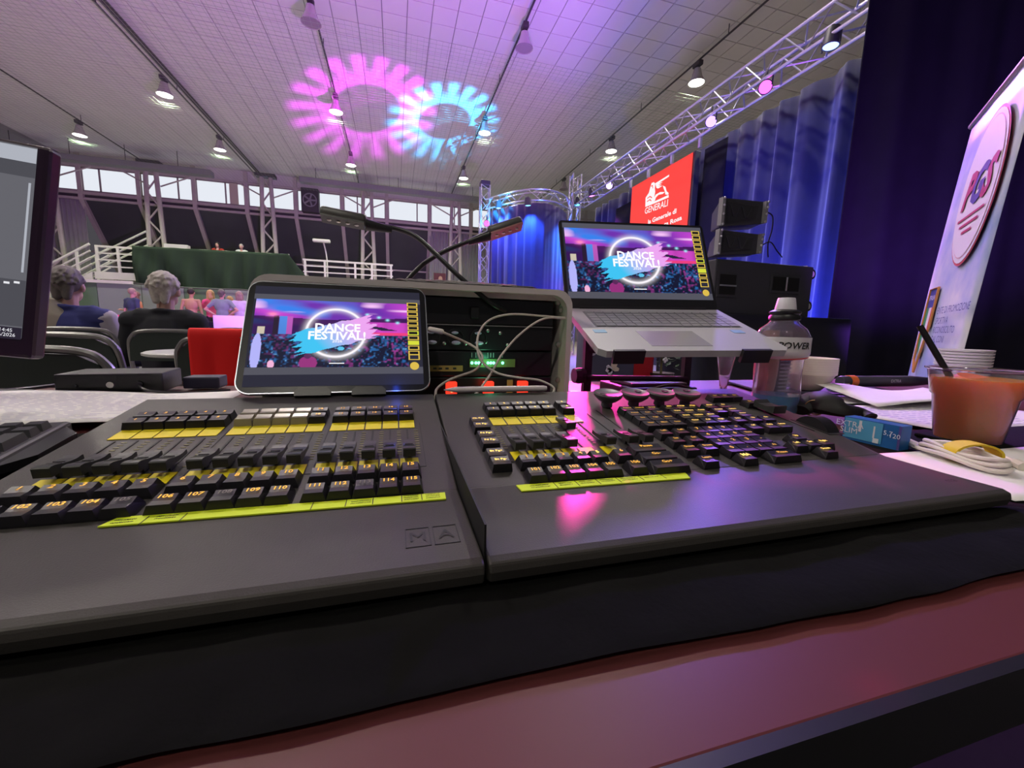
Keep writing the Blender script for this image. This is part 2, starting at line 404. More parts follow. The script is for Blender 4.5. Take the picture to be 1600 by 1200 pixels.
def lamp(x, y, lit, lab):
    e = empty('pendant_lamp', (x, y, 8.42), lab, 'lamp', 'pendant hall lamps')
    mb = MB(); mb.rbox((x, y, 8.98), (0.16, 0.3, 0.14), 0.02); mb.tube([(x, y, 8.95), (x, y, 8.82)], 0.03, 8); mb.build('ballast', m_wire, e)
    mb = MB(); mb.lathe([(0.07, 8.86), (0.10, 8.85), (0.12, 8.76), (0.16, 8.62), (0.24, 8.47), (0.245, 8.45), (0.225, 8.46), (0.14, 8.62), (0.05, 8.80)], (x, y, 0), 20); mb.build('reflector', m_bell if lit else m_bellg, e, smooth=True)
    mb = MB(); mb.lathe([(0.002, 8.455), (0.222, 8.46), (0.222, 8.475), (0.002, 8.475)], (x, y, 0), 20, cap=False); mb.build('lens_disc', m_disc if lit else m_off, e)
    if lit:
        l = light('pendant_lamp_light', 'SPOT', (x, y, 8.44), (x, y, 0), LAMP_W, ((0.88, 1.0, 0.72) if y > 20 else (1.0, 0.93, 0.80)), 150, 0.6, 0.2); l.parent = e; l.location = (0, 0, 0.02)
for X, ys, nm in rows:
    c = empty('ceiling_conduit', (X, 14, 9.1), 'thin dark conduit under the ceiling carrying lamps, the '+names[X], 'conduit', 'lamp conduits')
    mb = MB(); mb.tube([(X, -8.8, 9.08), (X, 27.6, 9.08)], 0.028, 6); mb.build('pipe', m_wire, c)
    if X == -7.5:
        for dx in (0.13, 0.24):
            mb = MB(); mb.tube([(X+dx, -8.8, 9.14), (X+dx, 27.6, 9.14)], 0.035, 6); mb.build('pipe', m_wire, c)
    y = 2.0
    while y < 27:
        mb = MB(); mb.tube([(X, y, 9.08), (X, y, CZ)], 0.012, 5); mb.build('hanger_rod', m_wire, c); y += 4.2
    for y in ys:
        st = 'unlit' if (X, y) in off else 'glowing'
        lamp(X, y, (X, y) not in off, '%s bell lamp on the %s, %s' % (st, names[X], where[int(y)]))
# safety net under the lamps
nb = MB(); zn = 8.22
for i in range(int(34/0.16)): x = -20+i*0.16; nb.box((x, 19.1, zn), (0.004, 14.6, 0.004))
for j in range(int(14.6/0.16)): y = 11.8+j*0.16; nb.box((-3, y, zn), (34, 0.004, 0.004))
tag(nb.build('safety_net', mat('net_cord', (0.32, 0.42, 0.30), 0.8)), 'fine pale safety net stretched below the hall lamps', 'net', kind='stuff')
# balcony with railings
BY = 24.0
bal = empty('balcony', (-7.5, BY+1.5, 0), 'raised balcony gallery along the far wall with pale fascia', 'balcony')
mb = MB(); mb.box((-6.1, BY+1.25, 2.85), (14.6, 2.5, 0.22)); mb.build('deck', m_steel2, bal)
mb = MB(); mb.box((-7.4, BY+1.75, 3.24), (5.4, 1.3, 0.55)); mb.build('seating_tier', m_white, bal)
mb = MB(); mb.box((-6.1, BY-0.02, 2.80), (14.6, 0.08, 0.34)); mb.build('fascia', m_steel2, bal)
for x in (-13.0, -9.5, -5.0, -1.5, 0.9):
    mb = MB(); mb.box((x, BY+0.4, 1.38), (0.22, 0.22, 2.76)); mb.build('post', m_steel2, bal)
def railing(xa, xb, y, lab, posts, z0=2.97, h=1.2, bars=4):
    e = empty('railing', ((xa+xb)/2, y, z0), lab, 'railing')
    for k in range(bars):
        z = z0+h*(k+1)/bars-0.05
        mb = MB(); mb.box(((xa+xb)/2, y, z), (xb-xa, 0.06, 0.09 if k == bars-1 else 0.06)); mb.build('rail', m_steel2, e)
    for x in posts:
        mb = MB(); mb.box((x, y, z0+h/2-0.02), (0.10, 0.08, h)); mb.build('post', m_steel2, e)
    return e
railing(-13.3, -11.2, BY, 'pale tubular railing left of the green drape', (-13.25, -12.45, -11.5))
railing(-4.6, -0.1, BY, 'pale railing on the balcony right of the green drape', (-4.5, -3.55, -2.05, -1.2, -0.2))
# diagonal brace bars in the left railing, and stairs falling to the left
st = empty('staircase', (-15.6, BY-0.2, 0), 'pale steel staircase with sloped handrails climbing to the balcony', 'stairs')
A = Vector((-13.5, BY, 2.95)); B = Vector((-17.6, BY-0.3, 0.1))
for y in (0.0, 1.3):
    o = Vector((0, y, 0))
    mb = MB(); mb.prism([(A.x, A.z), (A.x, A.z-0.35), (B.x, B.z-0.1), (B.x-0.3, B.z)], BY+y-0.04, BY+y+0.04, axis='y'); mb.build('stringer', m_steel2, st)
    for k in (0.35, 0.65, 0.95, 1.25):
        mb = MB(); mb.tube([A+o+Vector((0, 0, k)), B+o+Vector((0, 0, k))], 0.055 if k > 1.2 else 0.04, 6); mb.build('handrail', m_steel2, st)
    for t in (0.12, 0.5, 0.88):
        p = A.lerp(B, t)+o; mb = MB(); mb.box(p+Vector((0, 0, 0.6)), (0.1, 0.08, 1.3)); mb.build('baluster', m_steel2, st)
for k in range(12):
    p = A.lerp(B, (k+0.5)/12); mb = MB(); mb.box((p.x, BY+0.65, p.z), (0.34, 1.25, 0.05)); mb.build('step', m_steel2, st)
# upper flight of rails behind
for k in (0.0, 0.35, 0.7):
    mb = MB(); mb.tube([Vector((-12.4, BY+2.4, 5.35-k)), Vector((-17.2, BY+2.4, 2.4-k))], 0.05, 6); mb.build('upper_handrail', m_steel2, st)
# green drape over the balcony
m_green = mat('green_drape', (0.010, 0.026, 0.012), 0.85, nz=(3, 0.15))
def drape(u, v):
    x = -11.75+6.55*u+0.75*max(0, u-0.86)/0.14*v*1.2
    top = 4.20+0.10*u; bot = 2.45-0.25*math.sin(u*2.6)+0.75*max(0, (u-0.9)/0.1)
    z = top+(bot-top)*v
    f = 0.10*math.sin(u*60+v*2+2*math.sin(u*7))*(0.3+0.7*v)+0.16*math.sin(u*22-v*5*(1-u))*v*(1-0.5*u)-0.12*v
    return (x, BY-0.28+f-0.05*v, z)
mb = MB(); mb.grid(drape, 120, 16); gd = empty('green_drape', (-8.5, BY-0.2, 2.45), 'large dark green cloth draped over the balcony front', 'drape'); mb.build('cloth', m_green, gd, smooth=True, solid=0.02)
mb = MB(); mb.tube([(-11.75, BY-0.12, 4.19), (-5.2, BY-0.12, 4.29)], 0.04, 8); mb.build('top_batten', m_steel2, gd)
for x in (-11.6, -9.5, -7.4, -5.35): mb = MB(); mb.box((x, BY-0.10, 3.59), (0.07, 0.07, 1.24)); mb.build('batten_post', m_steel2, gd)
# backdrop panels behind the dancers
bd = empty('backdrop', (-8.6, 21.6, 0), 'long grey backdrop panels with a white top bar behind the standing people', 'backdrop')
m_bd = mat('backdrop_grey', (0.22, 0.25, 0.25), 0.7, nz=(0.5, 0.15))
for k in range(7):
    xa = -13.6+k*1.55; mb = MB(); mb.rbox((xa+0.77, 21.6, 1.15), (1.53, 0.05, 2.3), 0.01); mb.build('panel', m_bd if k % 3 else mat('backdrop_green', (0.10, 0.16, 0.11), 0.7), bd)
mb = MB(); mb.box((-12.2, 21.5, 2.36), (2.9, 0.1, 0.12)); mb.build('top_bar', m_white, bd)
mb = MB(); mb.tube(spline([(-10.7, 21.45, 2.34), (-8.5, 21.45, 2.24), (-6.6, 21.45, 2.27), (-5.0, 21.45, 2.1), (-3.0, 21.45, 1.98)], 8), 0.03, 6); mb.build('cable', m_wire, bd)
# floodlight on a pole above the right railing, poster against the wall
fp = empty('floodlight_pole', (-3.65, 24.4, 2.96), 'small pale floodlight on a thin bent pole above the railing', 'floodlight')
mb = MB(); mb.tube(spline([(-3.5, 24.4, 2.96), (-3.5, 24.4, 4.3), (-3.62, 24.3, 5.1)], 6), 0.035, 6); mb.build('pole', m_steel2, fp)
mb = MB(); mb.rbox((-3.7, 24.2, 5.16), (0.85, 0.25, 0.16), 0.04); mb.build('lamp_head', m_steel2, fp)
po = empty('wall_poster', (3.0, 26.6, 2.7), 'dark red poster of a man in a grey shirt by the far wall', 'poster')
mb = MB(); mb.rbox((2.72, 26.6, 3.5), (0.75, 0.06, 1.35), 0.01); mb.build('board', mat('poster_red', (0.10, 0.02, 0.03), 0.6), po)
mb = MB(); mb.ell((2.76, 26.555, 3.82), (0.13, 0.01, 0.17)); mb.build('printed_face', mat('poster_skin', (0.42, 0.25, 0.18), 0.6), po)
mb = MB(); mb.prism([(2.45, 3.1), (3.05, 3.1), (2.98, 3.58), (2.78, 3.68), (2.55, 3.58)], 26.55, 26.565, axis='y'); mb.build('printed_shirt', mat('poster_grey', (0.16, 0.19, 0.20), 0.6), po)
lg_ = MB(); lg_.box((2.72, 26.75, 2.80), (0.9, 0.6, 0.1)); lg_.box((2.72, 26.7, 1.4), (0.1, 0.1, 2.75)); lg_.build('stand', m_steel2, po)
wp = MB(); wp.rbox((5.4, 26.9, 1.8), (3.3, 0.08, 3.6), 0.02); one('partition_board', m_white, 'plain white panel at the foot of the corrugated wall beside the blue curtain', 'partition', wp)
# ------------------------------------------------------------------ lighting consoles
TZ = 0.745                      # table top
KZ, KY, SL = 0.766, 0.32, 0.1364
ANG = math.atan(SL)
def pz(y): return KZ if y <= KY else KZ+(y-KY)*SL
m_body = mat('console_grey', (0.055, 0.051, 0.046), 0.42, nz=(60, 0.12), bump=(900, 0.25, 0.0006), spec=0.3)
m_black = mat('black_plastic', (0.014, 0.014, 0.016), 0.38)
m_key = mat('key_plastic', (0.013, 0.012, 0.015), 0.38, nz=(200, 0.15))
m_keyg = mat('key_worn_sheen', (0.30, 0.27, 0.20), 0.28)  # worn key tops, with their bright reflection put into the colour
m_slot = mat('slot_black', (0.004, 0.004, 0.004), 0.6)
m_yel = mat('label_yellow', (0.86, 0.72, 0.01), 0.5, nz=(120, 0.06))
m_tape = mat('tape_lime', (0.70, 0.88, 0.02), 0.55, nz=(90, 0.05))
m_ink = mat('ink', (0.03, 0.03, 0.03), 0.7)
m_tick = mat('tick_print', (0.42, 0.38, 0.20), 0.6)
m_lit = emat('key_glow', (1.0, 0.50, 0.06), 1.3)
m_litw = emat('key_glow_bright', (1.0, 0.62, 0.12), 2.2)
m_unl = mat('key_print_dim', (0.16, 0.14, 0.12), 0.6)
m_line = mat('engraved_line', (0.018, 0.018, 0.019), 0.6)
RX = Matrix.Rotation(ANG, 4, 'X')
def onpanel(x, y, h=0.0): return Vector((x, y-math.sin(ANG)*h*0, pz(y)+h))
def PM(x, y, h=0.0, up=True):
    """matrix lying on the sloped panel at (x, y)"""
    R = RX if y > KY else Matrix.Identity(4)
    return Matrix.Translation(onpanel(x, y, h)) @ R
def console_body(parent, xl, xr, name):
    st = [(0.226, 0.7455, 0), (0.2135, 0.7525, 0), (0.2115, 0.759, 0), (0.2125, 0.764, 0), (0.218, 0.7662, 0), (0.258, 0.7662, 0), (0.319, 0.7662, 0), (0.3205, 0.7652, 0),
          (0.322, 0.7662, 0), (0.356, pz(0.356), 0), (0.42, pz(0.42), 0), (0.51, pz(0.51), 0), (0.585, pz(0.585), 0), (0.592, pz(0.592)-0.004, 0), (0.594, 0.79, 0), (0.588, 0.7455, 0)]
    mb = MB(); n = len(st); ps = []
    for y, z, _ in st: ps += [(xl(y), y, z), (xr(y), y, z)]
    fs = [(2*i, 2*i+1, 2*i+3, 2*i+2) for i in range(n-1)]+[(2*n-2, 2*n-1, 1, 0)]
    fs += [[2*i for i in range(n)], [2*i+1 for i in range(n)][::-1]]
    mb.add(ps, fs); o = mb.build(name, m_body, parent); fix_normals(o.data)
    b = o.modifiers.new('edge', 'BEVEL'); b.width = 0.0015; b.segments = 2; b.limit_method = 'ANGLE'; b.angle_limit = math.radians(50)
    return o
def keymesh(bw, bd, tw, td, h, off=-0.001):
    mb = MB(); n = 4
    ps = [(-bw/2, -bd/2, 0), (bw/2, -bd/2, 0), (bw/2, bd/2, 0), (-bw/2, bd/2, 0), (-bw/2, -bd/2, h*0.25), (bw/2, -bd/2, h*0.25), (bw/2, bd/2, h*0.25), (-bw/2, bd/2, h*0.25)]
    fs = [(0, 3, 2, 1), (0, 1, 5, 4), (1, 2, 6, 5), (2, 3, 7, 6), (3, 0, 4, 7)]
    # dished top: 3 x 3 grid
    for j in range(3):
        for i in range(3):
            ps.append(((i-1)*tw/2, (j-1)*td/2+off, h-(0.0007 if (j == 1) else 0.0)+(0.0006 if j == 2 else 0)))
    g = lambda i, j: 8+j*3+i
    for j in range(2):
        for i in range(2): fs.append((g(i, j), g(i+1, j), g(i+1, j+1), g(i, j+1)))
    fs += [(4, 5, g(2, 0), g(1, 0), g(0, 0)), (5, 6, g(2, 2), g(2, 1), g(2, 0)), (6, 7, g(0, 2), g(1, 2), g(2, 2)), (7, 4, g(0, 0), g(0, 1), g(0, 2))]
    mb.add(ps, fs); me = mb.mesh('key'); return me
KH = 0.0085
K_STD = keymesh(0.0178, 0.0185, 0.0132, 0.0138, KH)
K_SML = keymesh(0.0170, 0.0168, 0.0150, 0.0125, KH)
K_CMD = keymesh(0.0185, 0.0172, 0.0148, 0.0130, KH)
K_WID = keymesh(0.0400, 0.0185, 0.0350, 0.0140, KH)
K_ENT = keymesh(0.0370, 0.0172, 0.0330, 0.0130, KH)
K_TIG = keymesh(0.0188, 0.0176, 0.0168, 0.0150, KH)
for k in (K_STD, K_SML, K_CMD, K_WID, K_ENT, K_TIG): k.materials.append(m_key)
def key(parent, me, x, y, txt=None, size=0.006, lit=m_lit, worn_sheen=False, dy=0.0):
    mm = me
    if worn_sheen: mm = me.copy(); mm.materials.clear(); mm.materials.append(m_keyg)
    o = link('button', mm, None, parent, onpanel(x, y), (ANG if y > KY else 0, 0, 0))
    if txt:
        t = text_mesh(txt, size, bold=0.02)
        q = t.copy() if False else t
        if not q.materials: q.materials.append(None)
        e = bpy.data.objects.new('number', q); COL.objects.link(e); e.parent = o; e.location = (0, dy, KH+0.0009)
        e.material_slots[0].link = 'OBJECT'; e.material_slots[0].material = lit
    return o
def cap_mesh():
    # side profile of the fader cap (y, z); front toward the operator
    prof = [(-0.0172, 0.0068), (-0.0174, 0.0142), (-0.0162, 0.0150), (-0.012, 0.0147), (-0.004, 0.0122), (0.004, 0.0104), (0.010, 0.0098), (0.0155, 0.0102), (0.0168, 0.0096), (0.0170, 0.0060)]
    mb = MB(); mb.prism(prof, -0.0056, 0.0056, axis='x')
    mb.box((0, 0, 0.003), (0.003, 0.008, 0.009))
    me = mb.mesh('fader_cap'); fix_normals(me); me.materials.append(mat('fader_plastic', (0.035, 0.036, 0.034), 0.33)); return me
CAP = cap_mesh()
capl = MB(); capl.box((0, 0.0005, 0.0115), (0.0075, 0.0007, 0.0006)); capl.box((0, -0.0045, 0.0125), (0.0095, 0.0007, 0.0006))
CAPL = capl.mesh('grip_line'); CAPL.materials.append(m_slot)
def fader(parent, x, y):
    o = link('fader', CAP, None, parent, onpanel(x, y), (ANG, 0, 0))
    l = bpy.data.objects.new('grip_line', CAPL); COL.objects.link(l); l.parent = o
def patch(parent, name, x, y, w, d, m, h=0.0005, t=0.0006):
    mb = MB(); mb.box((0, 0, 0), (w, d, t), M=PM(x, y, h)); return mb.build(name, m, parent)
def slot(parent, x, ya, yb):
    patch(parent, 'fader_slot', x, (ya+yb)/2, 0.0017, yb-ya, m_slot, 0.0004, 0.0005)
def ticks(parent, x, ya=0.393, yb=0.451, n=11):
    mb = MB()
    for i in range(n):
        y = ya+(yb-ya)*i/(n-1); mb.box((0, 0, 0), (0.0042, 0.0009, 0.0004), M=PM(x, y, 0.0004))
    return mb.build('scale_marks', m_tick, parent)
def handwriting(parent, spots, m=m_ink):
    """short pen strokes in rows: too small to read in the photograph"""
    r = random.Random(3)
    mb = MB()
    for (x, y, w, hgt, rows) in spots:
        for k in range(rows):
            yy = y-(k-(rows-1)/2)*hgt*1.7; xx = x-w/2
            while xx < x+w/2:
                l = hgt*(0.4+0.5*r.random()); a = r.uniform(0.2, 1.4)
                M = PM(xx, yy, 0.0020) @ Matrix.Rotation(a, 4, 'Z')
                mb.box((0, 0, 0), (l, hgt*0.16, 0.0002), M=M); xx += hgt*0.55
    return tag(mb.build('handwriting', m, parent), kind='stuff')
# --- fader wing (left unit)
fw = empty('fader_wing', (-0.12, 0.40, TZ), 'dark grey lighting fader wing with fifteen faders and yellow labels, left of the command unit', 'lighting console')
console_body(fw, lambda y: -0.2905, lambda y: 0.0480 if y < 0.32 else 0.0480+(y-0.32)*0.012, 'body')
cols = [-0.2535+0.018*i for i in range(5)]+[-0.157+0.018*i for i in range(5)]+[-0.061+0.018*i for i in range(5)]
for i, x in enumerate(cols):
    g = i//5
    worn_sheen_t = g == 1 and i % 5 < 4
    key(fw, K_SML, x, 0.508, str(i+1) if not worn_sheen_t else None, 0.0058, m_lit if g != 0 else m_unl if False else m_lit, worn_sheen=worn_sheen_t)
    key(fw, K_SML, x, 0.490, str(i+1) if not worn_sheen_t else None, 0.0058, worn_sheen=worn_sheen_t)
    patch(fw, 'scribble_label', x, 0.4715, 0.0166, 0.0245, m_yel)
    slot(fw, x, 0.372, 0.455)
    fader(fw, x, 0.3905)
    ticks(fw, x+0.0092)
    patch(fw, 'scribble_label', x, 0.3735, 0.0164, 0.0190, m_yel)
    key(fw, K_STD, x, 0.352, str(i+1), 0.0072, dy=0.0022)
    key(fw, K_STD, x, 0.3262, str(i+101), 0.0066, m_unl if i in (4, 7, 12) else m_lit, dy=0.0022)
for g in range(3):
    x0 = cols[g*5]-0.011; x1 = cols[g*5+4]+0.0145
    mb = MB()
    mb.box((0, 0, 0), (0.0006, 0.11, 0.0004), M=PM(x1, 0.42, 0.0003)); mb.box((0, 0, 0), (0.006, 0.0006, 0.0004), M=PM(x1-0.003, 0.365, 0.0003))
    mb.build('panel_line', m_line, fw)
def tape_strip(parent, p, label, words, name='marking_tape'):
    mb = MB(); mb.add([(x, y, pz(y)+0.0016) for x, y in p]+[(x, y, pz(y)+0.0006) for x, y in p], [(0, 1, 2, 3), (7, 6, 5, 4), (0, 4, 5, 1), (1, 5, 6, 2), (2, 6, 7, 3), (3, 7, 4, 0)])
    o = mb.build(name, m_tape, parent); o['label'] = label
    return o
t1 = tape_strip(fw, [(-0.184, 0.3055), (0.036, 0.301), (0.0365, 0.3135), (-0.1795, 0.3180)], 'lime green marking tape with faint handwriting', None)
dv = MB()
for x in (-0.161, -0.139, -0.06, -0.037, -0.018, 0.003, 0.018): dv.box((0, 0, 0), (0.0005, 0.012, 0.0002), M=PM(x, 0.3085, 0.0018))
dv.build('divider_line', m_ink, t1)
handwriting(t1, [(-0.172, 0.310, 0.012, 0.0022, 2), (-0.149, 0.311, 0.012, 0.0020, 2), (-0.026, 0.308, 0.014, 0.0020, 2), (0.0105, 0.3085, 0.011, 0.0020, 3), (0.0265, 0.308, 0.010, 0.0020, 3)])
mb = MB()
for x0, x1 in ((0.0045, 0.0195), (0.0220, 0.0375)):
    for (a, b) in (((x0, 0.2375), (x1, 0.2375)), ((x1, 0.2375), (x1, 0.2605)), ((x1, 0.2605), (x0, 0.2605)), ((x0, 0.2605), (x0, 0.2375))):
        mb.box(((a[0]+b[0])/2, (a[1]+b[1])/2, KZ+0.0004), (abs(a[0]-b[0])+0.0005, abs(a[1]-b[1])+0.0005, 0.0004))
lg = mb.build('embossed_frame', m_line, fw)
for ch, x in (('M', 0.012), ('A', 0.02975)): text('embossed_letter', ch, 0.0155, m_line, fw, Matrix.Translation((x, 0.2488, KZ+0.0007)))
# --- command wing (right unit)
def cw_right(y):
    pts = [(0.20, 0.534), (0.258, 0.533), (0.32, 0.537), (0.356, 0.545), (0.42, 0.566), (0.51, 0.580), (0.60, 0.584)]
    for (a, b), (c, d) in zip(pts, pts[1:]):
        if y <= c: return b+(d-b)*(y-a)/(c-a)
    return pts[-1][1]
cw = empty('command_wing', (0.31, 0.40, TZ), 'dark grey lighting command console with glowing keypad and four dials, right unit', 'lighting console')
console_body(cw, lambda y: 0.0505 if y < 0.32 else 0.0505+(y-0.32)*0.012, cw_right, 'body')
seam = MB(); seam.box((0.0495, 0.40, 0.770), (0.0012, 0.36, 0.03)); seam.build('edge_gasket', m_slot, cw)
ccols = [0.118, 0.1365, 0.155, 0.1735, 0.192, 0.2185]
for i, x in enumerate(ccols):
    for y in (0.511, 0.493): key(cw, K_SML, x, y, str(i+1), 0.0058, m_litw)
    patch(cw, 'scribble_label', x, 0.4685, 0.0166, 0.0250, m_yel)
    slot(cw, x, 0.372, 0.452)
    fader(cw, x, 0.436 if i == 4 else 0.3905)
    ticks(cw, x-0.0095)
    patch(cw, 'scribble_label', x, 0.3735, 0.0164, 0.0190, m_yel)
    key(cw, K_STD, x, 0.352, str(i+1), 0.0072, m_litw if i == 4 else m_lit, dy=0.0022)
    key(cw, K_STD, x, 0.3262, str(i+101), 0.0066, dy=0.0022)
handwriting(cw, [(x, 0.474-(0.004 if i in (3,) else 0), 0.0135, 0.0030, 1 if i < 2 else 2) for i, x in enumerate(ccols)])
for i, (y, w) in enumerate(((0.459, 'Ch Pg+'), (0.441, 'Ch Pg-'), (0.415, 'Fd Pg+'), (0.397, 'Fd Pg-'), (0.370, 'Bt Pg+'), (0.352, 'Bt Pg-'))):
    key(cw, K_TIG, 0.092, y, w, 0.0048, m_litw)
pl = MB()
pl.box((0, 0, 0), (0.0006, 0.115, 0.0004), M=PM(0.104, 0.42, 0.0003)); pl.box((0, 0, 0), (0.008, 0.0006, 0.0004), M=PM(0.108, 0.362, 0.0003)); pl.build('panel_line', m_line, cw)
for x, (ya, yb), yc in ((0.2455, (0.372, 0.485), 0.391), (0.2645, (0.372, 0.497), 0.391)):
    slot(cw, x, ya, yb); fader(cw, x, yc)
for y, w in ((0.359, 'Pause'), (0.341, 'Go-'), (0.323, 'Go+')): key(cw, K_WID, 0.252, y, w, 0.0062, m_lit, dy=0.002)
t2 = tape_strip(cw, [(0.098, 0.303), (0.259, 0.299), (0.264, 0.312), (0.097, 0.316)], 'lime green marking tape with faint handwriting', None)
dv = MB()
for x in (0.13, 0.15, 0.17, 0.19, 0.213, 0.236): dv.box((0, 0, 0), (0.0005, 0.012, 0.0002), M=PM(x, 0.3085, 0.0018))
dv.build('divider_line', m_ink, t2)
handwriting(t2, [(0.116, 0.309, 0.016, 0.0022, 2), (0.140, 0.309, 0.012, 0.0022, 2), (0.160, 0.309, 0.013, 0.0022, 2), (0.180, 0.309, 0.013, 0.0020, 2), (0.201, 0.308, 0.015, 0.0022, 2), (0.224, 0.308, 0.014, 0.0018, 1)])
# red-lit block of twelve, programming block, numeric block
blk = ['Fixture', 'Channel', 'Group', 'Preset', 'Cue', 'Exec', 'Seq', 'Page', 'Macro', 'View', 'Effect', 'Goto']
k = 0
for y in (0.4775, 0.459, 0.441, 0.423):
    for x in (0.300, 0.319, 0.338): key(cw, K_TIG, x, y, blk[k], 0.0040, m_lit); k += 1
prog = [(0.4785, (0.3675, 0.387, 0.4065, 0.4355, 0.460)), (0.460, (0.367, 0.3865, 0.406, 0.4355, 0.4595)), (0.4425, (0.3675, 0.387, 0.4065, 0.460)), (0.4245, (0.367, 0.387, 0.407, 0.434, 0.459, 0.481)),
        (0.3995, (0.434, 0.460, 0.480))]
words = ['Edit', 'Assign', 'Align', 'Blind', 'Fix', 'Time', 'Delete', 'Copy', 'Freeze', 'Select', 'Store', 'Update', 'Move', 'Prvw', 'Clear', 'Full', 'High', 'Solo', 'Up', 'On', 'Off', 'Help', 'Setup', 'Tools', 'Menu', 'Macro']
k = 0
for y, xs in prog:
    for x in xs: key(cw, K_TIG, x, y, words[k % len(words)], 0.0046, m_litw, dy=0.001); k += 1
for y in (0.397, 0.3745, 0.3525):
    for x in (0.300, 0.3235): key(cw, K_CMD, x, y, ['Prev', 'Set', 'Next', 'Down', 'Left', 'Go'][int(y*1e4) % 6], 0.0048, m_lit, dy=0.001)
key(cw, K_CMD, 0.300, 0.3262, 'Learn', 0.0048, m_lit, dy=0.001)
num = [(0.398, '789+'), (0.380, '456T'), (0.362, '123-'), (0.344, '0./@')]
for y, s_ in num:
    for x, ch in zip((0.348, 0.367, 0.3865, 0.406), s_): key(cw, K_TIG, x, y, {'T': 'Thru', '@': 'At'}.get(ch, ch), 0.0075 if ch not in 'T@' else 0.0048, m_lit, dy=0.001)
key(cw, K_CMD, 0.348, 0.3255, 'MA', 0.0075, m_litw, dy=0.001); key(cw, K_ENT, 0.3965, 0.3255, 'Please', 0.0052, m_lit, dy=0.001)
for x, y in ((0.483, 0.5215), (0.502, 0.5215), (0.521, 0.5215), (0.5205, 0.491)): key(cw, K_TIG, x, y, 'Esc', 0.0046, m_lit)
for x, y, w in ((0.460, 0.363, 'Up'), (0.440, 0.345, 'Left'), (0.460, 0.345, 'Set'), (0.480, 0.345, 'Right'), (0.460, 0.3265, 'Down')): key(cw, K_CMD, x, y, w, 0.0050, m_litw, dy=0.001)
# encoder dials
for i, (x, y) in enumerate(((0.287, 0.487), (0.330, 0.487), (0.373, 0.487), (0.415, 0.484))):
    y += 0.022
    d = MB(); d.lathe([(0.006, 0), (0.008, 0.002), (0.0075, 0.008), (0.0125, 0.010), (0.0195, 0.0165), (0.0205, 0.0200), (0.0195, 0.0220), (0.0150, 0.0207), (0.006, 0.0198), (0.001, 0.0197)], seg=28, M=PM(x, y))
    d.v = [p for p in d.v]
    d2 = d.build('encoder_dial', mat('dial_rubber', (0.10, 0.09, 0.10), 0.36), cw, smooth=True)
    a = (3.6, 0.6, 0.4, 0.9)[i]
    f = MB(); M = PM(x+0.011*math.cos(a), y+0.011*math.sin(a))
    f.lathe([(0.0045, 0.0200), (0.0052, 0.0212), (0.004, 0.0212), (0.002, 0.0203), (0.0003, 0.0202)], seg=14, M=M)
    f.build('finger_dimple', m_slot, d2, smooth=True)
# grand master fader and wheel
slot(cw, 0.5275, 0.391, 0.487); gm = MB()
gm.prism([(-0.0175, 0.0045), (-0.0178, 0.0150), (-0.0165, 0.0160), (-0.004, 0.0118), (0.010, 0.0116), (0.0160, 0.0152), (0.0172, 0.0145), (0.0175, 0.0045)], -0.0115, 0.0115, M=PM(0.5295, 0.464), axis='x')
gm.box((0, 0, 0.002), (0.003, 0.008, 0.006), M=PM(0.5295, 0.464)); o = gm.build('master_fader', mat('fader_plastic', (0.035, 0.036, 0.034), 0.33), cw); fix_normals(o.data)
wh = MB()
pr = [(0.027*math.cos(a), 0.027*math.sin(a)-0.013) for a in [PI*(0.16+0.68*i/14) for i in range(15)]]
wh.prism(pr, -0.010, 0.010, M=PM(0.549, 0.405), axis='x'); o = wh.build('level_wheel', m_black, cw); fix_normals(o.data)
patch(cw, 'wheel_surround', 0.549, 0.405, 0.026, 0.056, m_line)
# faint embossed maker's mark on the palm rest
text('embossed_mark', 'ma', 0.011, m_line, cw, Matrix.Translation((0.508, 0.243, KZ+0.0006)), shear=0.2)
# ------------------------------------------------------------------ stage side
m_alu = mat('truss_aluminium', (0.62, 0.62, 0.66), 0.28, metal=0.85)
m_vel = mat('blue_velvet', (0.012, 0.013, 0.085), 0.8, nz=(6, 0.2), sheen=0.4)
m_vdk = mat('black_velvet', (0.010, 0.009, 0.020), 0.9, nz=(5, 0.25), spec=0.2)
m_spk = mat('speaker_black', (0.042, 0.042, 0.050), 0.5, bump=(300, 0.3, 0.001))
def truss(e, pts, w=0.29, chord=0.025, brace=0.011, step=0.3, up=(0, 0, 1)):
    """square truss along a polyline; chords and every brace a part"""
    pts = [Vector(p) for p in pts]; n = len(pts); up = Vector(up); fr = []
    for i, p in enumerate(pts):
        t = (pts[min(i+1, n-1)]-pts[max(i-1, 0)]).normalized(); s = t.cross(up).normalized(); u = s.cross(t).normalized()
        fr.append((p, s, u))
    cor = [(-1, -1), (1, -1), (1, 1), (-1, 1)]
    P = lambda i, c: fr[i][0]+fr[i][1]*c[0]*w/2+fr[i][2]*c[1]*w/2
    for c in cor:
        mb = MB(); mb.tube([P(i, c) for i in range(n)], chord, 8); mb.build('chord', m_alu, e, smooth=True)
    # resample for braces
    L = [0.0]
    for a, b in zip(pts, pts[1:]): L.append(L[-1]+(b-a).length)
    def at(s, c):
        s = min(max(s, 0), L[-1])
        for i in range(n-1):
            if s <= L[i+1]+1e-9:
                f = (s-L[i])/(L[i+1]-L[i]); return P(i, c).lerp(P(i+1, c), f)
        return P(n-1, c)
    k = 0; s = 0.0
    while s < L[-1]-0.05:
        for q in range(4):
            a, b = cor[q], cor[(q+1) % 4]
            if k % 2: a, b = b, a
            mb = MB(); mb.tube([at(s, a), at(s+step, b)], brace, 5); mb.build('brace', m_alu, e)
        k += 1; s += step
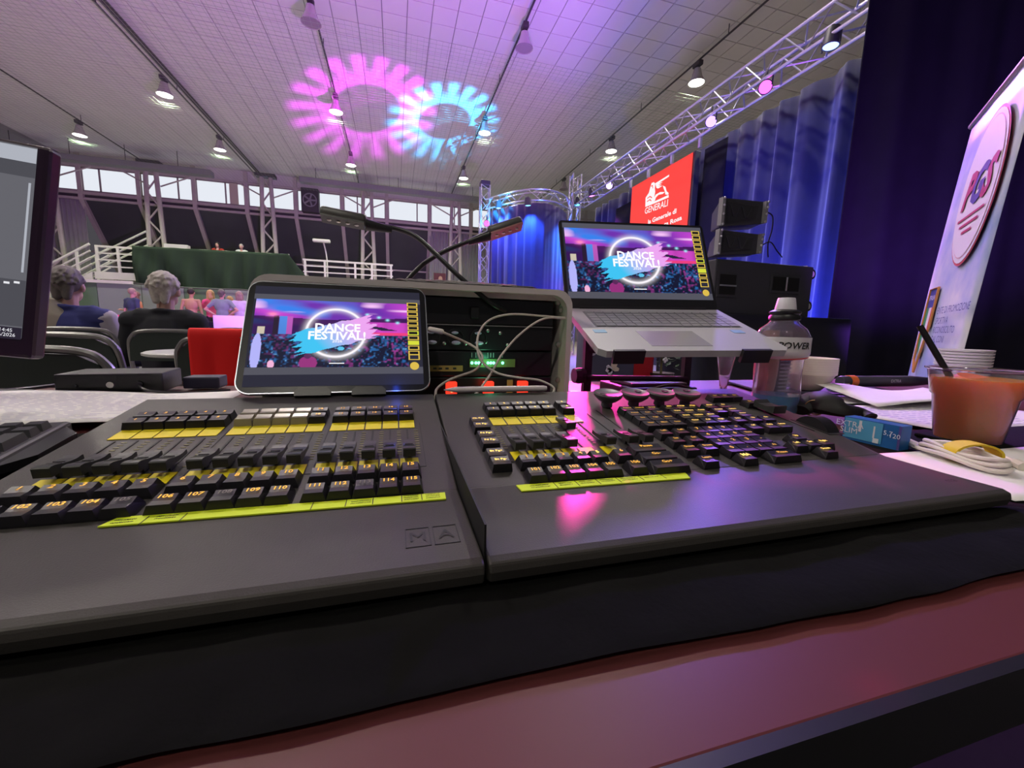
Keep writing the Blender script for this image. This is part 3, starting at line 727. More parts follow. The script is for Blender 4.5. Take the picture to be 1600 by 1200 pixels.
TX, TLo = 5.85, 4.90
main = empty('stage_truss', (TX, 8, TLo), 'long straight aluminium lighting truss running above the stage curtain', 'truss')
truss(main, [(TX, 3.95, TLo+0.2), (TX, 13.0, TLo+0.2)], 0.40, 0.025, 0.012, 0.36)
tA = empty('truss_tower', (2.95, 14.2, 0), 'upright aluminium truss tower left of the blue curtain', 'truss')
truss(tA, [(2.95, 14.2, 0.0), (2.95, 14.2, 5.6)], 0.29, 0.022, 0.011, 0.34, up=(0, 1, 0))
tB = empty('truss_tower', (5.85, 13.3, 0), 'upright aluminium truss tower at the far corner of the stage', 'truss')
truss(tB, [(5.85, 13.3, 0.0), (5.85, 13.3, 6.0)], 0.29, 0.022, 0.011, 0.34, up=(0, 1, 0))
arc = [(2.95+0.15+2.52*t, 14.15-0.75*t-1.15*math.sin(PI*t), 4.98) for t in [i/14 for i in range(15)]]
tC = empty('curved_truss', (4.4, 13, 4.98), 'curved aluminium truss above the rounded blue curtain', 'truss')
truss(tC, arc, 0.32, 0.022, 0.011, 0.34)
for (x, y, z) in ((2.95, 14.2, 5.66),):
    mb = MB(); mb.rbox((x, y, z), (0.32, 0.32, 0.16), 0.03); mb.build('top_motor', m_spk, tA)
# PAR lamps
def par(px, py, X, col, name, lamp_w, tgt, Y=None, z=None, pos=None, rad=0.05):
    p = Vector(pos) if pos else onx(px, py, X) if X else ony(px, py, Y)
    e = empty('par_lamp', p, name, 'stage lamp', 'stage PAR lamps')
    d = (Vector(tgt)-p).normalized(); q = Vector((0, 0, 1)).rotation_difference(d).to_matrix().to_4x4(); M = Matrix.Translation(p) @ q
    mb = MB(); mb.lathe([(0.05, -0.24), (0.085, -0.22), (0.10, -0.15), (0.105, 0.0), (0.095, 0.012), (0.088, -0.008)], seg=18, M=None); mb.v = [M @ v for v in mb.v]; mb.build('housing', m_spk, e, smooth=True)
    mb = MB(); mb.lathe([(0.001, 0.0), (0.09, -0.002), (0.09, -0.012), (0.001, -0.012)], seg=18, cap=False); mb.v = [M @ v for v in mb.v]; mb.build('lens', emat('par_'+name[:24], col, 3.0), e)
    mb = MB(); mb.tube([p+Vector((0.0, -0.12, -0.02)), p+Vector((0, -0.13, 0.14)), p+Vector((0, 0.13, 0.14)), p+Vector((0, 0.12, -0.02))], 0.013, 6); mb.tube([p+Vector((0, 0, 0.14)), p+Vector((0, 0, 0.26))], 0.02, 6); mb.build('yoke', m_spk, e)
    if lamp_w:
        l = light('par_lamp_light', 'SPOT', p+d*0.05, Vector(tgt), lamp_w[0], lamp_w[1], lamp_w[2], lamp_w[3], rad)
        l.parent = e; l.location = d*0.05
    return p
BL, MG, VI, CY = (0.25, 0.35, 1.0), (1.0, 0.08, 0.85), (0.45, 0.20, 1.0), (0.10, 0.75, 1.0)
par(1298, 72, 5.7, (0.30, 0.42, 1.0), 'bright blue stage lamp hanging nearest the black curtain', PARS[0], (5.2, 4.6, 0.0))
par(1196, 136, 5.7, (1.0, 0.10, 0.85), 'magenta stage lamp, second from the black curtain', PARS[1], (2.5, 1.4, 1.3))
par(1111, 190, 5.7, (0.42, 0.25, 1.0), 'violet stage lamp above the right corner of the red screen', PARS[2], (0.66, 0.52, 0.82), rad=0.16)
par(952, 290, 5.7, (0.60, 0.40, 1.0), 'violet stage lamp left of the red screen on the straight truss', PARS[3], (-1.5, 3.4, 1.0))
par(925, 306, 5.7, (0.95, 0.25, 1.0), 'pink violet stage lamp, second from the far truss tower', PARS[4], (6.3, 11.5, 1.0))
par(902, 320, 5.7, (0.15, 0.70, 1.0), 'cyan stage lamp beside the far truss tower', PARS[5], (5.6, 12.0, 1.0))
par(825, 321, None, (0.20, 0.65, 1.0), 'cyan stage lamp in the middle of the curved truss', PARS[6], (4.2, 12.6, 1.0), Y=12.55)
par(779, 325, None, (0.45, 0.60, 1.0), 'blue stage lamp at the left of the curved truss', PARS[7], (3.5, 13.6, 1.0), Y=13.4)
par(0, 0, None, (1.0, 0.08, 0.5), 'magenta side lamp clamped halfway up the far truss tower', (20000, (1.0, 0.03, 0.40), 3.4, 0.7), (0.42, 0.52, 0.81), pos=(5.70, 12.75, 4.25), rad=0.22)  # lamp added to throw magenta onto the console dials
par(0, 0, None, (1.0, 0.10, 0.6), 'magenta side lamp clamped halfway up the truss tower left of the blue curtain', (14000, (1.0, 0.03, 0.42), 3.0, 0.6), (0.37, 0.50, 0.81), pos=(2.95, 13.80, 4.3), rad=0.22)  # second added lamp, spreading the magenta over the dials
# curtains
def curtain(name, path, z0, z1, m, lab, amp=0.09, wl=0.42, seed=0, step=0.035):
    path = [Vector((p[0], p[1], 0)) for p in path]; L = [0]
    for a, b in zip(path, path[1:]): L.append(L[-1]+(b-a).length)
    n = int(L[-1]/step)
    def pos(s):
        for i in range(len(path)-1):
            if s <= L[i+1]+1e-9:
                t = (s-L[i])/(L[i+1]-L[i]); d = (path[i+1]-path[i]).normalized(); return path[i].lerp(path[i+1], t), Vector((-d.y, d.x, 0))
        return path[-1], Vector((0, 0, 0))
    def fn(u, v):
        s = u*L[-1]; p, nn = pos(s)
        ph = 2*PI*s/wl+1.3*math.sin(s*1.9+seed)+0.6*math.sin(s*5.1+seed*2)
        a = amp*(0.55+0.45*math.sin(s*0.8+seed))*(0.75+0.25*(1-v))
        q = p+nn*(a*math.sin(ph)+0.25*a*math.sin(2.3*ph+v*2))
        return (q.x, q.y, z0+(z1-z0)*v)
    mb = MB(); mb.grid(fn, n, 10); return one(name, m, lab, 'curtain', mb, smooth=2, solid=0.012)
curtain('stage_curtain', [(6.6, 4.1), (6.6, 13.3)], 0.02, 4.95, m_vel, 'long dark blue curtain hanging below the straight truss behind the speakers', 0.10, 0.46, 1)
curtain('rounded_curtain', [(p[0], p[1]) for p in arc], 0.02, 4.78, m_vel, 'blue curtain hanging in a curve below the curved truss', 0.05, 0.33, 2)
curtain('black_curtain', [(5.36, 3.98), (7.0, 2.95), (8.8, 1.5), (9.6, 0.2)], 0.02, 7.6, m_vdk, 'tall black curtain on the right behind the roll-up banner', 0.11, 0.55, 3)
bk = curtain('dark_screen_masking', [(6.32, 7.1), (6.32, 7.72)], 0.02, 4.72, m_vdk, 'narrow dark cloth strip right of the red screen', 0.02, 0.5, 4)
bk2 = curtain('dark_screen_masking', [(6.32, 10.3), (6.32, 11.3)], 0.02, 4.45, m_vdk, 'narrow dark cloth strip left of the red screen', 0.02, 0.5, 5)
# LED wall
led = empty('video_wall', (6.1, 9.0, 1.6), 'glowing red video wall showing a white winged lion logo', 'screen')
mb = MB(); mb.rbox((6.19, 8.98, 3.1), (0.14, 2.42, 3.2), 0.01); mb.build('cabinet', m_spk, led)
mb = MB(); mb.quad((6.1, 10.15, 1.55), (6.1, 7.82, 1.55), (6.1, 7.82, 4.68), (6.1, 10.15, 4.68)); mb.build('display', emat('led_red', (1.0, 0.06, 0.045), 1.0), led)
m_ledw = emat('led_white', (1.0, 0.93, 0.95), 1.0)
def L2(px, py, off=-0.006): p = onx(px, py, 6.1); return Vector((6.1+off, p.y, p.z))
def stroke(pts, r=0.018):
    mb = MB(); q = [L2(960+a/10, 230+b/10) for a, b in pts]
    for a, b in zip(q, q[1:]):
        d = (b-a).normalized(); n = Vector((1, 0, 0)).cross(d)*r
        mb.quad(a-n-d*r*0.5, b-n+d*r*0.5, b+n+d*r*0.5, a+n-d*r*0.5)
    return mb
def blob(pts, m=None):
    q = [L2(960+a/10, 230+b/10, -0.005) for a, b in pts]; mb = MB(); mb.add(q, [list(range(len(q)))]); return mb
for pts in ([(485, 935), (490, 790), (540, 715), (560, 640), (585, 560), (620, 545), (640, 570), (635, 640), (640, 700), (625, 780), (620, 850), (600, 890)],      # lion chest and head
            [(600, 890), (620, 850), (850, 745), (852, 785)], [(485, 935), (852, 785), (850, 760), (600, 860)],                                                       # ground band
            [(640, 565), (860, 428), (855, 460), (700, 560), (760, 545), (690, 590), (745, 580), (690, 615), (760, 600), (690, 645), (660, 640)],                      # wing
            [(760, 600), (800, 620), (820, 690), (850, 715), (845, 745), (800, 740), (790, 690), (770, 640)],                                                          # rump
            [(620, 790), (650, 740), (720, 700), (790, 700), (760, 730), (690, 745), (650, 790), (635, 840), (615, 850)]):                                             # belly and leg
    blob(pts).build('logo_shape', m_ledw, led)
for pts in ([(520, 800), (560, 770), (590, 790)], [(580, 610), (600, 600), (605, 640)], [(515, 850), (560, 820), (580, 840)], [(700, 760), (690, 800)]):
    mb = stroke(pts, 0.012); mb.v = [v+Vector((-0.003, 0, 0)) for v in mb.v]; mb.build('logo_line', emat('led_red', (1, 0.085, 0.065), 1), led)
def ledtext(t, pa, pb, hpx, **kw):
    a = L2(*pa, -0.008); b = L2(*pb, -0.008); w = (b-a).length; me = text_mesh(t, 1.0, align='LEFT', **kw)
    xs = [v.co.x for v in me.vertices]; x0 = min(xs); s = w/(max(xs)-x0)
    hh = (L2(pa[0], pa[1]-hpx/2)-L2(pa[0], pa[1]+hpx/2)).length; ys = [v.co.y for v in me.vertices]; sy = hh/(max(ys)-min(ys)); y0 = (max(ys)+min(ys))/2
    M = frame(a, b-a, (0, 0, 1)) @ Matrix.Diagonal((s, sy, 1, 1)) @ Matrix.Translation((-x0, -y0, 0))
    text('lettering', t, 1.0, m_ledw, led, M, align='LEFT', **kw)
ledtext('GENERALI', (1008, 330), (1044, 316.5), 9.5, bold=0.01)
ledtext('la Generale di', (1013, 347), (1057.5, 329), 7, bold=0.03)
ledtext('ta Rosa', (1038, 351), (1066, 339.5), 7, bold=0.03)
mb = MB(); mb.tube([(6.06, 7.3, 4.90), (6.06, 10.45, 4.90)], 0.03, 8)
mb.build('hanging_pipe', m_alu, led)
for y in (7.6, 8.5, 9.4, 10.2):
    mb = MB(); mb.box((6.08, y, 4.79), (0.05, 0.06, 0.22)); mb.build('clamp', m_alu, led)
# speakers on a covered riser
SY = 3.2
def S(px, py, y=SY): return ony(px, py, y)
a, b = S(1112, 490), S(1263, 491); zt = S(1112, 403).z; zb = S(1112, 490).z
rs = empty('covered_riser', ((a.x+b.x)/2+0.1, SY+0.4, 0), 'waist high riser covered in black cloth carrying the speakers', 'table')
xL, xR = 2.2, S(1318, 492).x-0.03
mb = MB(); mb.rbox(((xL+xR)/2, SY+0.38, zb-0.03), (xR-xL, 0.95, 0.06), 0.01); mb.build('deck', m_spk, rs)
def skirt(u, v):
    s = u*(xR-xL+0.9); k = 0.05*math.sin(s*13+2*math.sin(s*3))*(v)*(0.5+0.5*math.sin(s*2.2))
    if s < xR-xL: x, y = xL+s, SY-0.10-k-0.05*v
    else: x, y = xR+0.02+k+0.03*v, SY-0.10+(s-(xR-xL))
    return (x, y, zb-0.005-(zb-0.02)*v)
mb = MB(); mb.grid(skirt, 150, 8); mb.build('cloth_skirt', mat('black_satin', (0.02, 0.02, 0.03), 0.35), rs, smooth=2, solid=0.006)
sub = empty('subwoofer', ((a.x+b.x)/2, SY+0.3, zb), 'large black subwoofer cabinet with recessed handles and wheels', 'speaker')
mb = MB(); mb.rbox(((a.x+b.x)/2, SY+0.18, (zb+zt)/2), (b.x-a.x, 0.36, zt-zb), 0.012); mb.build('cabinet', m_spk, sub)
for (p0, p1, vert) in (((1125, 428), (1147, 461), False), ((1208, 432), (1246, 456), True)):
    q0, q1 = S(*p0, SY-0.004), S(*p1, SY-0.004)
    cx, cz, w_, h_ = (q0.x+q1.x)/2, (q0.z+q1.z)/2, q1.x-q0.x, q0.z-q1.z
    mb = MB(); mb.rbox((cx, SY-0.003, cz), (w_+0.05, 0.012, h_+0.05), 0.004); h = mb.build('handle_plate', m_spk, sub)
    mb = MB(); mb.box((cx, SY-0.010, cz), (w_, 0.004, h_)); mb.build('handle_recess', m_slot, h)
    mb = MB()
    if vert: mb.tube([(cx, SY-0.018, cz-h_/2), (cx, SY-0.018, cz+h_/2)], 0.008, 8)
    else: mb.tube([(cx-w_/2, SY-0.018, cz-0.01), (cx+w_/2, SY-0.018, cz-0.01)], 0.008, 8)
    mb.build('handle_bar', m_alu, h)
for py in (425, 475):
    c = S(1276, py, SY+0.1); xw = b.x
    mb = MB(); mb.prism([(0, 0.05), (0.08, -0.02), (0.06, -0.05), (0, -0.04)], -0.025, 0.025, M=Matrix.Translation((xw, SY+0.1, c.z)), axis='y'); mb.build('caster_fork', mat('caster_zinc', (0.55, 0.52, 0.55), 0.4), sub)
    mb = MB(); mb.lathe([(0.02, -0.018), (0.052, -0.018), (0.056, 0), (0.052, 0.018), (0.02, 0.018)], seg=20, M=Matrix.Rotation(PI/2, 4, 'X')); mb.v = [v+Vector((xw+0.085, SY+0.1, c.z-0.03)) for v in mb.v]; cwh = mb.build('caster_wheel', m_black, sub, smooth=True); mb = MB(); mb.lathe([(0.001, -0.021), (0.032, -0.021), (0.034, 0), (0.032, 0.021), (0.001, 0.021)], seg=16, M=Matrix.Rotation(PI/2, 4, 'X')); mb.v = [v+Vector((xw+0.085, SY+0.1, c.z-0.03)) for v in mb.v]; mb.build('wheel_hub', mat('caster_zinc', (0.55, 0.52, 0.55), 0.4), cwh, smooth=True)
def linearray(p, lab, yaw):
    (x0, y0), (x1, y1), (x2, y2), (x3, y3) = p    # TL TR BR BL of the front grille
    q = [S(*k, SY+0.02) for k in p]; e = empty('line_array_speaker', (q[3]+q[2])/2, lab, 'speaker', 'line array speakers')
    D = Vector((0.20, 0.34, 0)); nx = (q[1]-q[0]).normalized()
    bk_ = [v+D+Vector((0, 0, (-0.04 if i < 2 else 0.04))) for i, v in enumerate(q)]
    mb = MB(); mb.add(q+bk_, [(3, 2, 1, 0), (4, 5, 6, 7), (0, 1, 5, 4), (1, 2, 6, 5), (2, 3, 7, 6), (3, 0, 4, 7)]); o = mb.build('cabinet', m_spk, e); fix_normals(o.data)
    bv = o.modifiers.new('edge', 'BEVEL'); bv.width = 0.008; bv.segments = 2
    g = [q[0].lerp(q[2], 0.10), q[1].lerp(q[3], 0.16), q[2].lerp(q[0], 0.18), q[3].lerp(q[1], 0.14)]
    mb = MB(); f = [v+Vector((0, -0.008, 0)) for v in g]; i_ = [v.lerp((g[0]+g[2])/2, 0.2)+Vector((0, 0.0, 0))+Vector((0, -0.002, 0)) for v in g]
    mb.add(f+i_, [(0, 1, 5, 4), (1, 2, 6, 5), (2, 3, 7, 6), (3, 0, 4, 7), (4, 5, 6, 7)]); gr = mb.build('grille', mat('grille_black', (0.03, 0.03, 0.034), 0.4), e); fix_normals(gr.data)
    c = (g[0]+g[1]+g[2]+g[3])/4+Vector((0, -0.006, 0)); mb = MB()
    for k in range(4):
        xx = c.x-0.11+k*0.065; s = 1 if k % 2 else -1
        mb.box((xx, c.y, c.z), (0.014, 0.006, 0.11), R=Matrix.Rotation(s*0.45, 3, 'Y'))
    mb.build('grille_emblem', m_spk, gr)
    for v, w_ in ((q[1], q[2]), (q[0], q[3])):
        mb = MB(); mb.box((v+w_)/2+Vector((0, -0.01, 0)), (0.03, 0.05, (v-w_).length*0.95)); rp = mb.build('rigging_plate', m_duct, e)
        mb = MB()
        for t in (0.06, 0.3, 0.6, 0.94): mb.ell(v.lerp(w_, t)+Vector((0, -0.04, 0)), (0.012, 0.01, 0.012), nu=8, nv=6)
        mb.build('pin', m_alu, rp)
    return e
linearray([(1128, 308), (1196, 315), (1190, 350), (1124, 354)], 'upper black line array speaker of the stacked pair on the subwoofer', 0)
linearray([(1124, 358), (1188, 366), (1182, 397), (1117, 399)], 'lower black line array speaker of the stacked pair on the subwoofer', 0)
for pts, lab in (([(1195, 330), (1207, 338), (1206, 360), (1200, 380), (1200, 402)], 'thin black cable looping down from the upper line array speaker'), ([(1187, 386), (1203, 378), (1214, 392), (1222, 402)], 'thin black cable running along the subwoofer top')):
    mb = MB(); mb.tube(spline([S(x, y, SY+0.1) for x, y in pts], 6), 0.006, 6); one('speaker_cable', m_black, lab, 'cable', mb)
# roll-up banner
BO = Vector((2.88, 1.675, 0.02)); BR_ = Vector((math.cos(-2.465), math.sin(-2.465), 0)); BN = Vector((-BR_.y, BR_.x, 0))*-1
BU = (Vector((0, 0, 1))*math.cos(0.063)+Vector((BR_.y, -BR_.x, 0))*-math.sin(0.063)).normalized()
def bp(u, v, off=0.0): n = BR_.cross(BU).normalized(); return BO+BR_*u+BU*v+n*off
def buv(px, py):
    n = BR_.cross(BU); d = Vector(ray(px, py)); t = (BO-Vector(CC)).dot(n)/d.dot(n); p = Vector(CC)+d*t-BO; return p.dot(BR_), p.dot(BU)
bn = empty('roll_up_banner', BO+BR_*0.42, 'tall lilac roll-up banner with an oval club logo', 'banner')
m_ban = bpy.data.materials.new('banner_print'); m_ban.use_nodes = True; nt = m_ban.node_tree; MATS['banner_print'] = m_ban
b_ = nt.nodes['Principled BSDF']; b_.inputs['Roughness'].default_value = 0.45
tc = nt.nodes.new('ShaderNodeTexCoord'); tn = nt.nodes.new('ShaderNodeTexNoise'); tn.inputs['Scale'].default_value = 2.2; tn.inputs['Detail'].default_value = 5
cr = nt.nodes.new('ShaderNodeValToRGB'); cr.color_ramp.elements[0].position = 0.42; cr.color_ramp.elements[0].color = (0.33, 0.42, 0.78, 1); cr.color_ramp.elements[1].position = 0.62; cr.color_ramp.elements[1].color = (0.80, 0.80, 0.88, 1)
nt.links.new(tc.outputs['Object'], tn.inputs['Vector']); nt.links.new(tn.outputs['Fac'], cr.inputs[0]); nt.links.new(cr.outputs[0], b_.inputs['Base Color'])
mb = MB()
def bcur(u, v): return bp(u*0.85, 0.08+1.92*v, 0.012*math.sin(v*3)*(1 if u < 0.5 else 0.4))
mb.grid(bcur, 8, 16); mb.build('printed_sheet', m_ban, bn, smooth=2, solid=0.002)
mb = MB(); mb.tube([bp(-0.01, 2.01), bp(0.86, 2.01)], 0.016, 10); mb.build('top_rail', mat('rail_metal', (0.7, 0.62, 0.66), 0.3, metal=0.6), bn)
mb = MB(); mb.add([bp(u, v, w_) for w_ in (-0.09, 0.09) for v in (0, 0.09) for u in (-0.03, 0.88)], [(0, 1, 3, 2), (4, 6, 7, 5), (0, 4, 5, 1), (2, 3, 7, 6), (0, 2, 6, 4), (1, 5, 7, 3)]); mb.build('base_cassette', m_alu, bn)
c0, c1 = buv(1537, 295)
def oval(ru, rv, off, r0=0): return [bp(c0+ru*math.cos(t), c1+rv*math.sin(t), off) for t in [2*PI*i/40 for i in range(40)]]
RU, RV = 0.27, 0.335
for sc, m, of in ((1.0, mat('logo_red', (0.62, 0.10, 0.12), 0.5), 0.016), (0.965, mat('logo_white', (0.80, 0.78, 0.82), 0.5), 0.018), (0.90, mat('logo_pink_line', (0.75, 0.45, 0.50), 0.5), 0.019), (0.885, mat('logo_white', (0.8, 0.78, 0.82), 0.5), 0.020)):
    mb = MB(); mb.add(oval(RU*sc, RV*sc, of), [list(range(40))]); mb.build('oval_logo', m, bn)
def btext(t, u, v, size, m, bold=0.02, **kw): return text('lettering', t, size, m, bn, frame(bp(u, v, 0.024), BR_, BU), bold=bold, **kw)
m_lr = mat('print_crimson', (0.45, 0.04, 0.10), 0.5); m_lb = mat('print_navy', (0.05, 0.06, 0.30), 0.5)
for k, (ch, m) in enumerate((('P', m_lr), ('G', m_lb), ('S', m_lr))): btext(ch, c0-0.125+k*0.125, c1+0.01, 0.21, m, 0.045, shear=0.35)
mb = MB()
for k, (w_, dv_) in enumerate(((0.36, -0.115), (0.26, -0.15), (0.14, -0.185))): mb.quad(bp(c0-w_/2, c1+dv_, 0.023), bp(c0+w_/2, c1+dv_, 0.023), bp(c0+w_/2, c1+dv_+0.012, 0.023), bp(c0-w_/2, c1+dv_+0.012, 0.023))
mb.build('printed_line', m_lr, bn)
u0, v0 = buv(1473, 480)
for k, t in enumerate(('ENTE DI PROMOZIONE', 'SPORTIVA', 'RICONOSCIUTO', 'DAL CONI')):
    uu, vv = buv((1475, 1472, 1468, 1465)[k], (487, 503, 517, 531)[k]); btext(t, uu, vv, 0.047, m_lb, 0.0, align='LEFT')
us, vs0 = buv(1455, 505)
sh = [(-0.06, 0.18), (0.10, 0.18), (0.10, -0.02), (0.0, -0.27), (-0.06, -0.2)]
for k, (xa, xb, m) in enumerate(((-0.06, -0.005, mat('flag_green', (0.03, 0.30, 0.12), 0.5)), (-0.005, 0.045, mat('logo_white', (0.8, 0.78, 0.82), 0.5)), (0.045, 0.10, mat('flag_red', (0.60, 0.03, 0.05), 0.5)))):
    lo = (-0.10, -0.27, -0.05)[k]; mb = MB(); mb.add([bp(us+xa, vs0+0.08, 0.021), bp(us+xa, vs0+lo, 0.021), bp(us+xb, vs0+(-0.27, -0.16, -0.02)[k] if k else vs0-0.2, 0.021), bp(us+xb, vs0+0.08, 0.021)], [(0, 1, 2, 3)]); mb.build('shield_stripe', m, bn)
mb = MB(); mb.quad(bp(us-0.06, vs0+0.08, 0.021), bp(us+0.10, vs0+0.08, 0.021), bp(us+0.10, vs0+0.18, 0.021), bp(us-0.06, vs0+0.18, 0.021)); mb.build('shield_band', m_lb, bn)
mb = MB(); mb.tube([bp(us+x, vs0+y, 0.022) for x, y in sh], 0.006, 6, closed=True); mb.build('shield_rim', mat('rim_orange', (0.8, 0.35, 0.1), 0.5), bn)
btext('ITALIA', us+0.02, vs0+0.13, 0.035, mat('logo_white', (0.8, 0.78, 0.82), 0.5), 0.01)
# ------------------------------------------------------------------ operator's desk and the things on it
m_lam = mat('rose_laminate_shaded', (0.115, 0.030, 0.030), 0.45, nz=(2, 0.05), spec=0.3)  # the operator's shade is put into this darkened laminate colour
m_tab = mat('grey_table_top', (0.45, 0.44, 0.45), 0.45, nz=(3, 0.04))
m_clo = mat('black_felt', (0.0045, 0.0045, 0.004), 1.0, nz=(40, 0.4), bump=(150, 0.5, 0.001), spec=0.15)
m_pap = mat('paper_white', (0.80, 0.79, 0.75), 0.7, nz=(6, 0.02))
m_cab = mat('white_cable', (0.72, 0.66, 0.58), 0.45)
m_ltg = mat('laptop_grey', (0.46, 0.46, 0.48), 0.45)
m_clear = mat('clear_plastic', (0.92, 0.92, 0.96), 0.06, trans=0.95, ior=1.3)
m_case = mat('case_plastic', (0.72, 0.66, 0.64), 0.45, nz=(40, 0.05))
m_metal = mat('dull_metal', (0.5, 0.48, 0.45), 0.3, metal=0.9)
m_ledg = emat('led_green', (0.15, 1.0, 0.55), 5.0)
rug = MB(); rug.rbox((0.3, 0.1, 0.006), (4.4, 3.0, 0.012), 0.004); one('floor_mat', mat('mat_black', (0.006, 0.006, 0.007), 0.95, nz=(60, 0.3)), 'plain black floor mat below the long table', 'mat', rug)
desk = empty('desk', (0.05, 0.6, 0), 'long laminate table carrying the lighting consoles', 'table')
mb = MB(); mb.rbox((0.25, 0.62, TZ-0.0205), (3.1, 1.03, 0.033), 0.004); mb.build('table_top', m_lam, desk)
mb = MB(); mb.box((0.25, 0.105, TZ-0.021), (3.1, 0.006, 0.034)); mb.build('edge_band', m_black, desk)
for x in (-1.2, 1.5):
    for y in (0.2, 1.05): mb = MB(); mb.tube([(x, y, 0.012), (x, y, TZ-0.04)], 0.02, 10); mb.build('leg', m_metal, desk)
mb = MB(); mb.box((0.15, 0.9, TZ-0.09), (2.7, 0.02, 0.09)); mb.build('apron', m_black, desk)
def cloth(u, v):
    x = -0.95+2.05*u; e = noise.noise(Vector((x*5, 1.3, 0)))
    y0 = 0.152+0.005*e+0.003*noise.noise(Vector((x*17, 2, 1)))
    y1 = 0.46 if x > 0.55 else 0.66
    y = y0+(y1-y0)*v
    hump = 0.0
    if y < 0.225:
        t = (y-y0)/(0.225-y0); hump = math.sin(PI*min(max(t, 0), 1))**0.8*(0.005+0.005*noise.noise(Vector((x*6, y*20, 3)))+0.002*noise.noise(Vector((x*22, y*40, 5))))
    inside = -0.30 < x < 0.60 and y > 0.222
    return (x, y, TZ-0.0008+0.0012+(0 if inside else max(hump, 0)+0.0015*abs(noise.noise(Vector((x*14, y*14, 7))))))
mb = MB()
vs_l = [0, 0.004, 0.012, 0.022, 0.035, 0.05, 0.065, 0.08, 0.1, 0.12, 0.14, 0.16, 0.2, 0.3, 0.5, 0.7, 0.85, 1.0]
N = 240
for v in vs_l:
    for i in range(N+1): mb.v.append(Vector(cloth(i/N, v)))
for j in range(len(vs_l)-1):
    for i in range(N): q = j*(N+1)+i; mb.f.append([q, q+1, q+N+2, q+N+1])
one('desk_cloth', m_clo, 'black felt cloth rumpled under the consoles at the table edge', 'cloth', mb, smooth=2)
# papers
def sheet(pts, z, lab, lines=None, name='paper_sheet', curl=0.0, m=m_pap):
    P = [Vector((p[0], p[1], z)) for p in pts]
    def fn(u, v):
        a = P[0].lerp(P[1], u); b = P[3].lerp(P[2], u); q = a.lerp(b, v); q.z += curl*math.sin(u*PI)*0.5*(1-v)+abs(curl)*(0.5+0.5*math.sin(u*5+1))*v; return q
    e = empty(name, (P[0]+P[2])/2, lab, 'paper')
    mb = MB(); mb.grid(fn, 10, 8); mb.build('sheet', m, e, smooth=2, solid=0.0006)
    if lines:
        mb = MB(); r = random.Random(5)
        for k in range(lines):
            v = 0.08+0.84*k/lines; u = 0.08
            while u < 0.85*(0.7+0.3*r.random()):
                w = 0.02+0.05*r.random(); h = 0.22/lines
                q = [fn(u, v), fn(u+w, v), fn(u+w, v+h), fn(u, v+h)]; mb.quad(*[p+Vector((0, 0, 0.0012)) for p in q]); u += w+0.015
        mb.build('printed_text', mat('print_grey', (0.50, 0.48, 0.58), 0.8), e)
    return e
sheet([(-0.66, 0.66), (-0.30, 0.70), (-0.30, 0.97), (-0.70, 0.96)], TZ+0.006, 'printed paper sheet behind the fader wing on the left', 22, curl=0.010)
sheet([(0.56, 0.22), (0.86, 0.19), (0.95, 0.34), (0.60, 0.36)], TZ+0.006, 'white paper sheet under the coiled cable beside the console corner', None)
sheet([(0.88, 0.42), (1.34, 0.44), (1.30, 0.66), (0.86, 0.64)], TZ+0.004, 'printed paper sheet lying behind the orange drink', 14)
sheet([(0.98, 0.60), (1.36, 0.58), (1.44, 0.78), (1.06, 0.80)], TZ+0.010, 'curled blank paper lying on top of the printed sheets', None, curl=0.022)
sheet([(0.82, 0.70), (1.08, 0.66), (1.14, 0.78), (0.86, 0.80)], TZ+0.003, 'paper sheet tucked under the cream bowls', 6)
mb = MB(); mb.rbox((1.17, 0.88, TZ+0.004), (0.42, 0.24, 0.006), 0.002, R=Matrix.Rotation(-0.35, 3, 'Z')); one('dark_folder', mat('folder_plum', (0.05, 0.04, 0.08), 0.5), 'flat dark folder below the tube with the orange ring', 'folder', mb)
mb = MB(); mb.rbox((1.02, 0.385, TZ+0.004), (0.46, 0.09, 0.006), 0.003, R=Matrix.Rotation(0.0, 3, 'Z')); one('black_strap', m_clo, 'flat black cloth strip lying behind the coiled cable', 'cloth', mb)
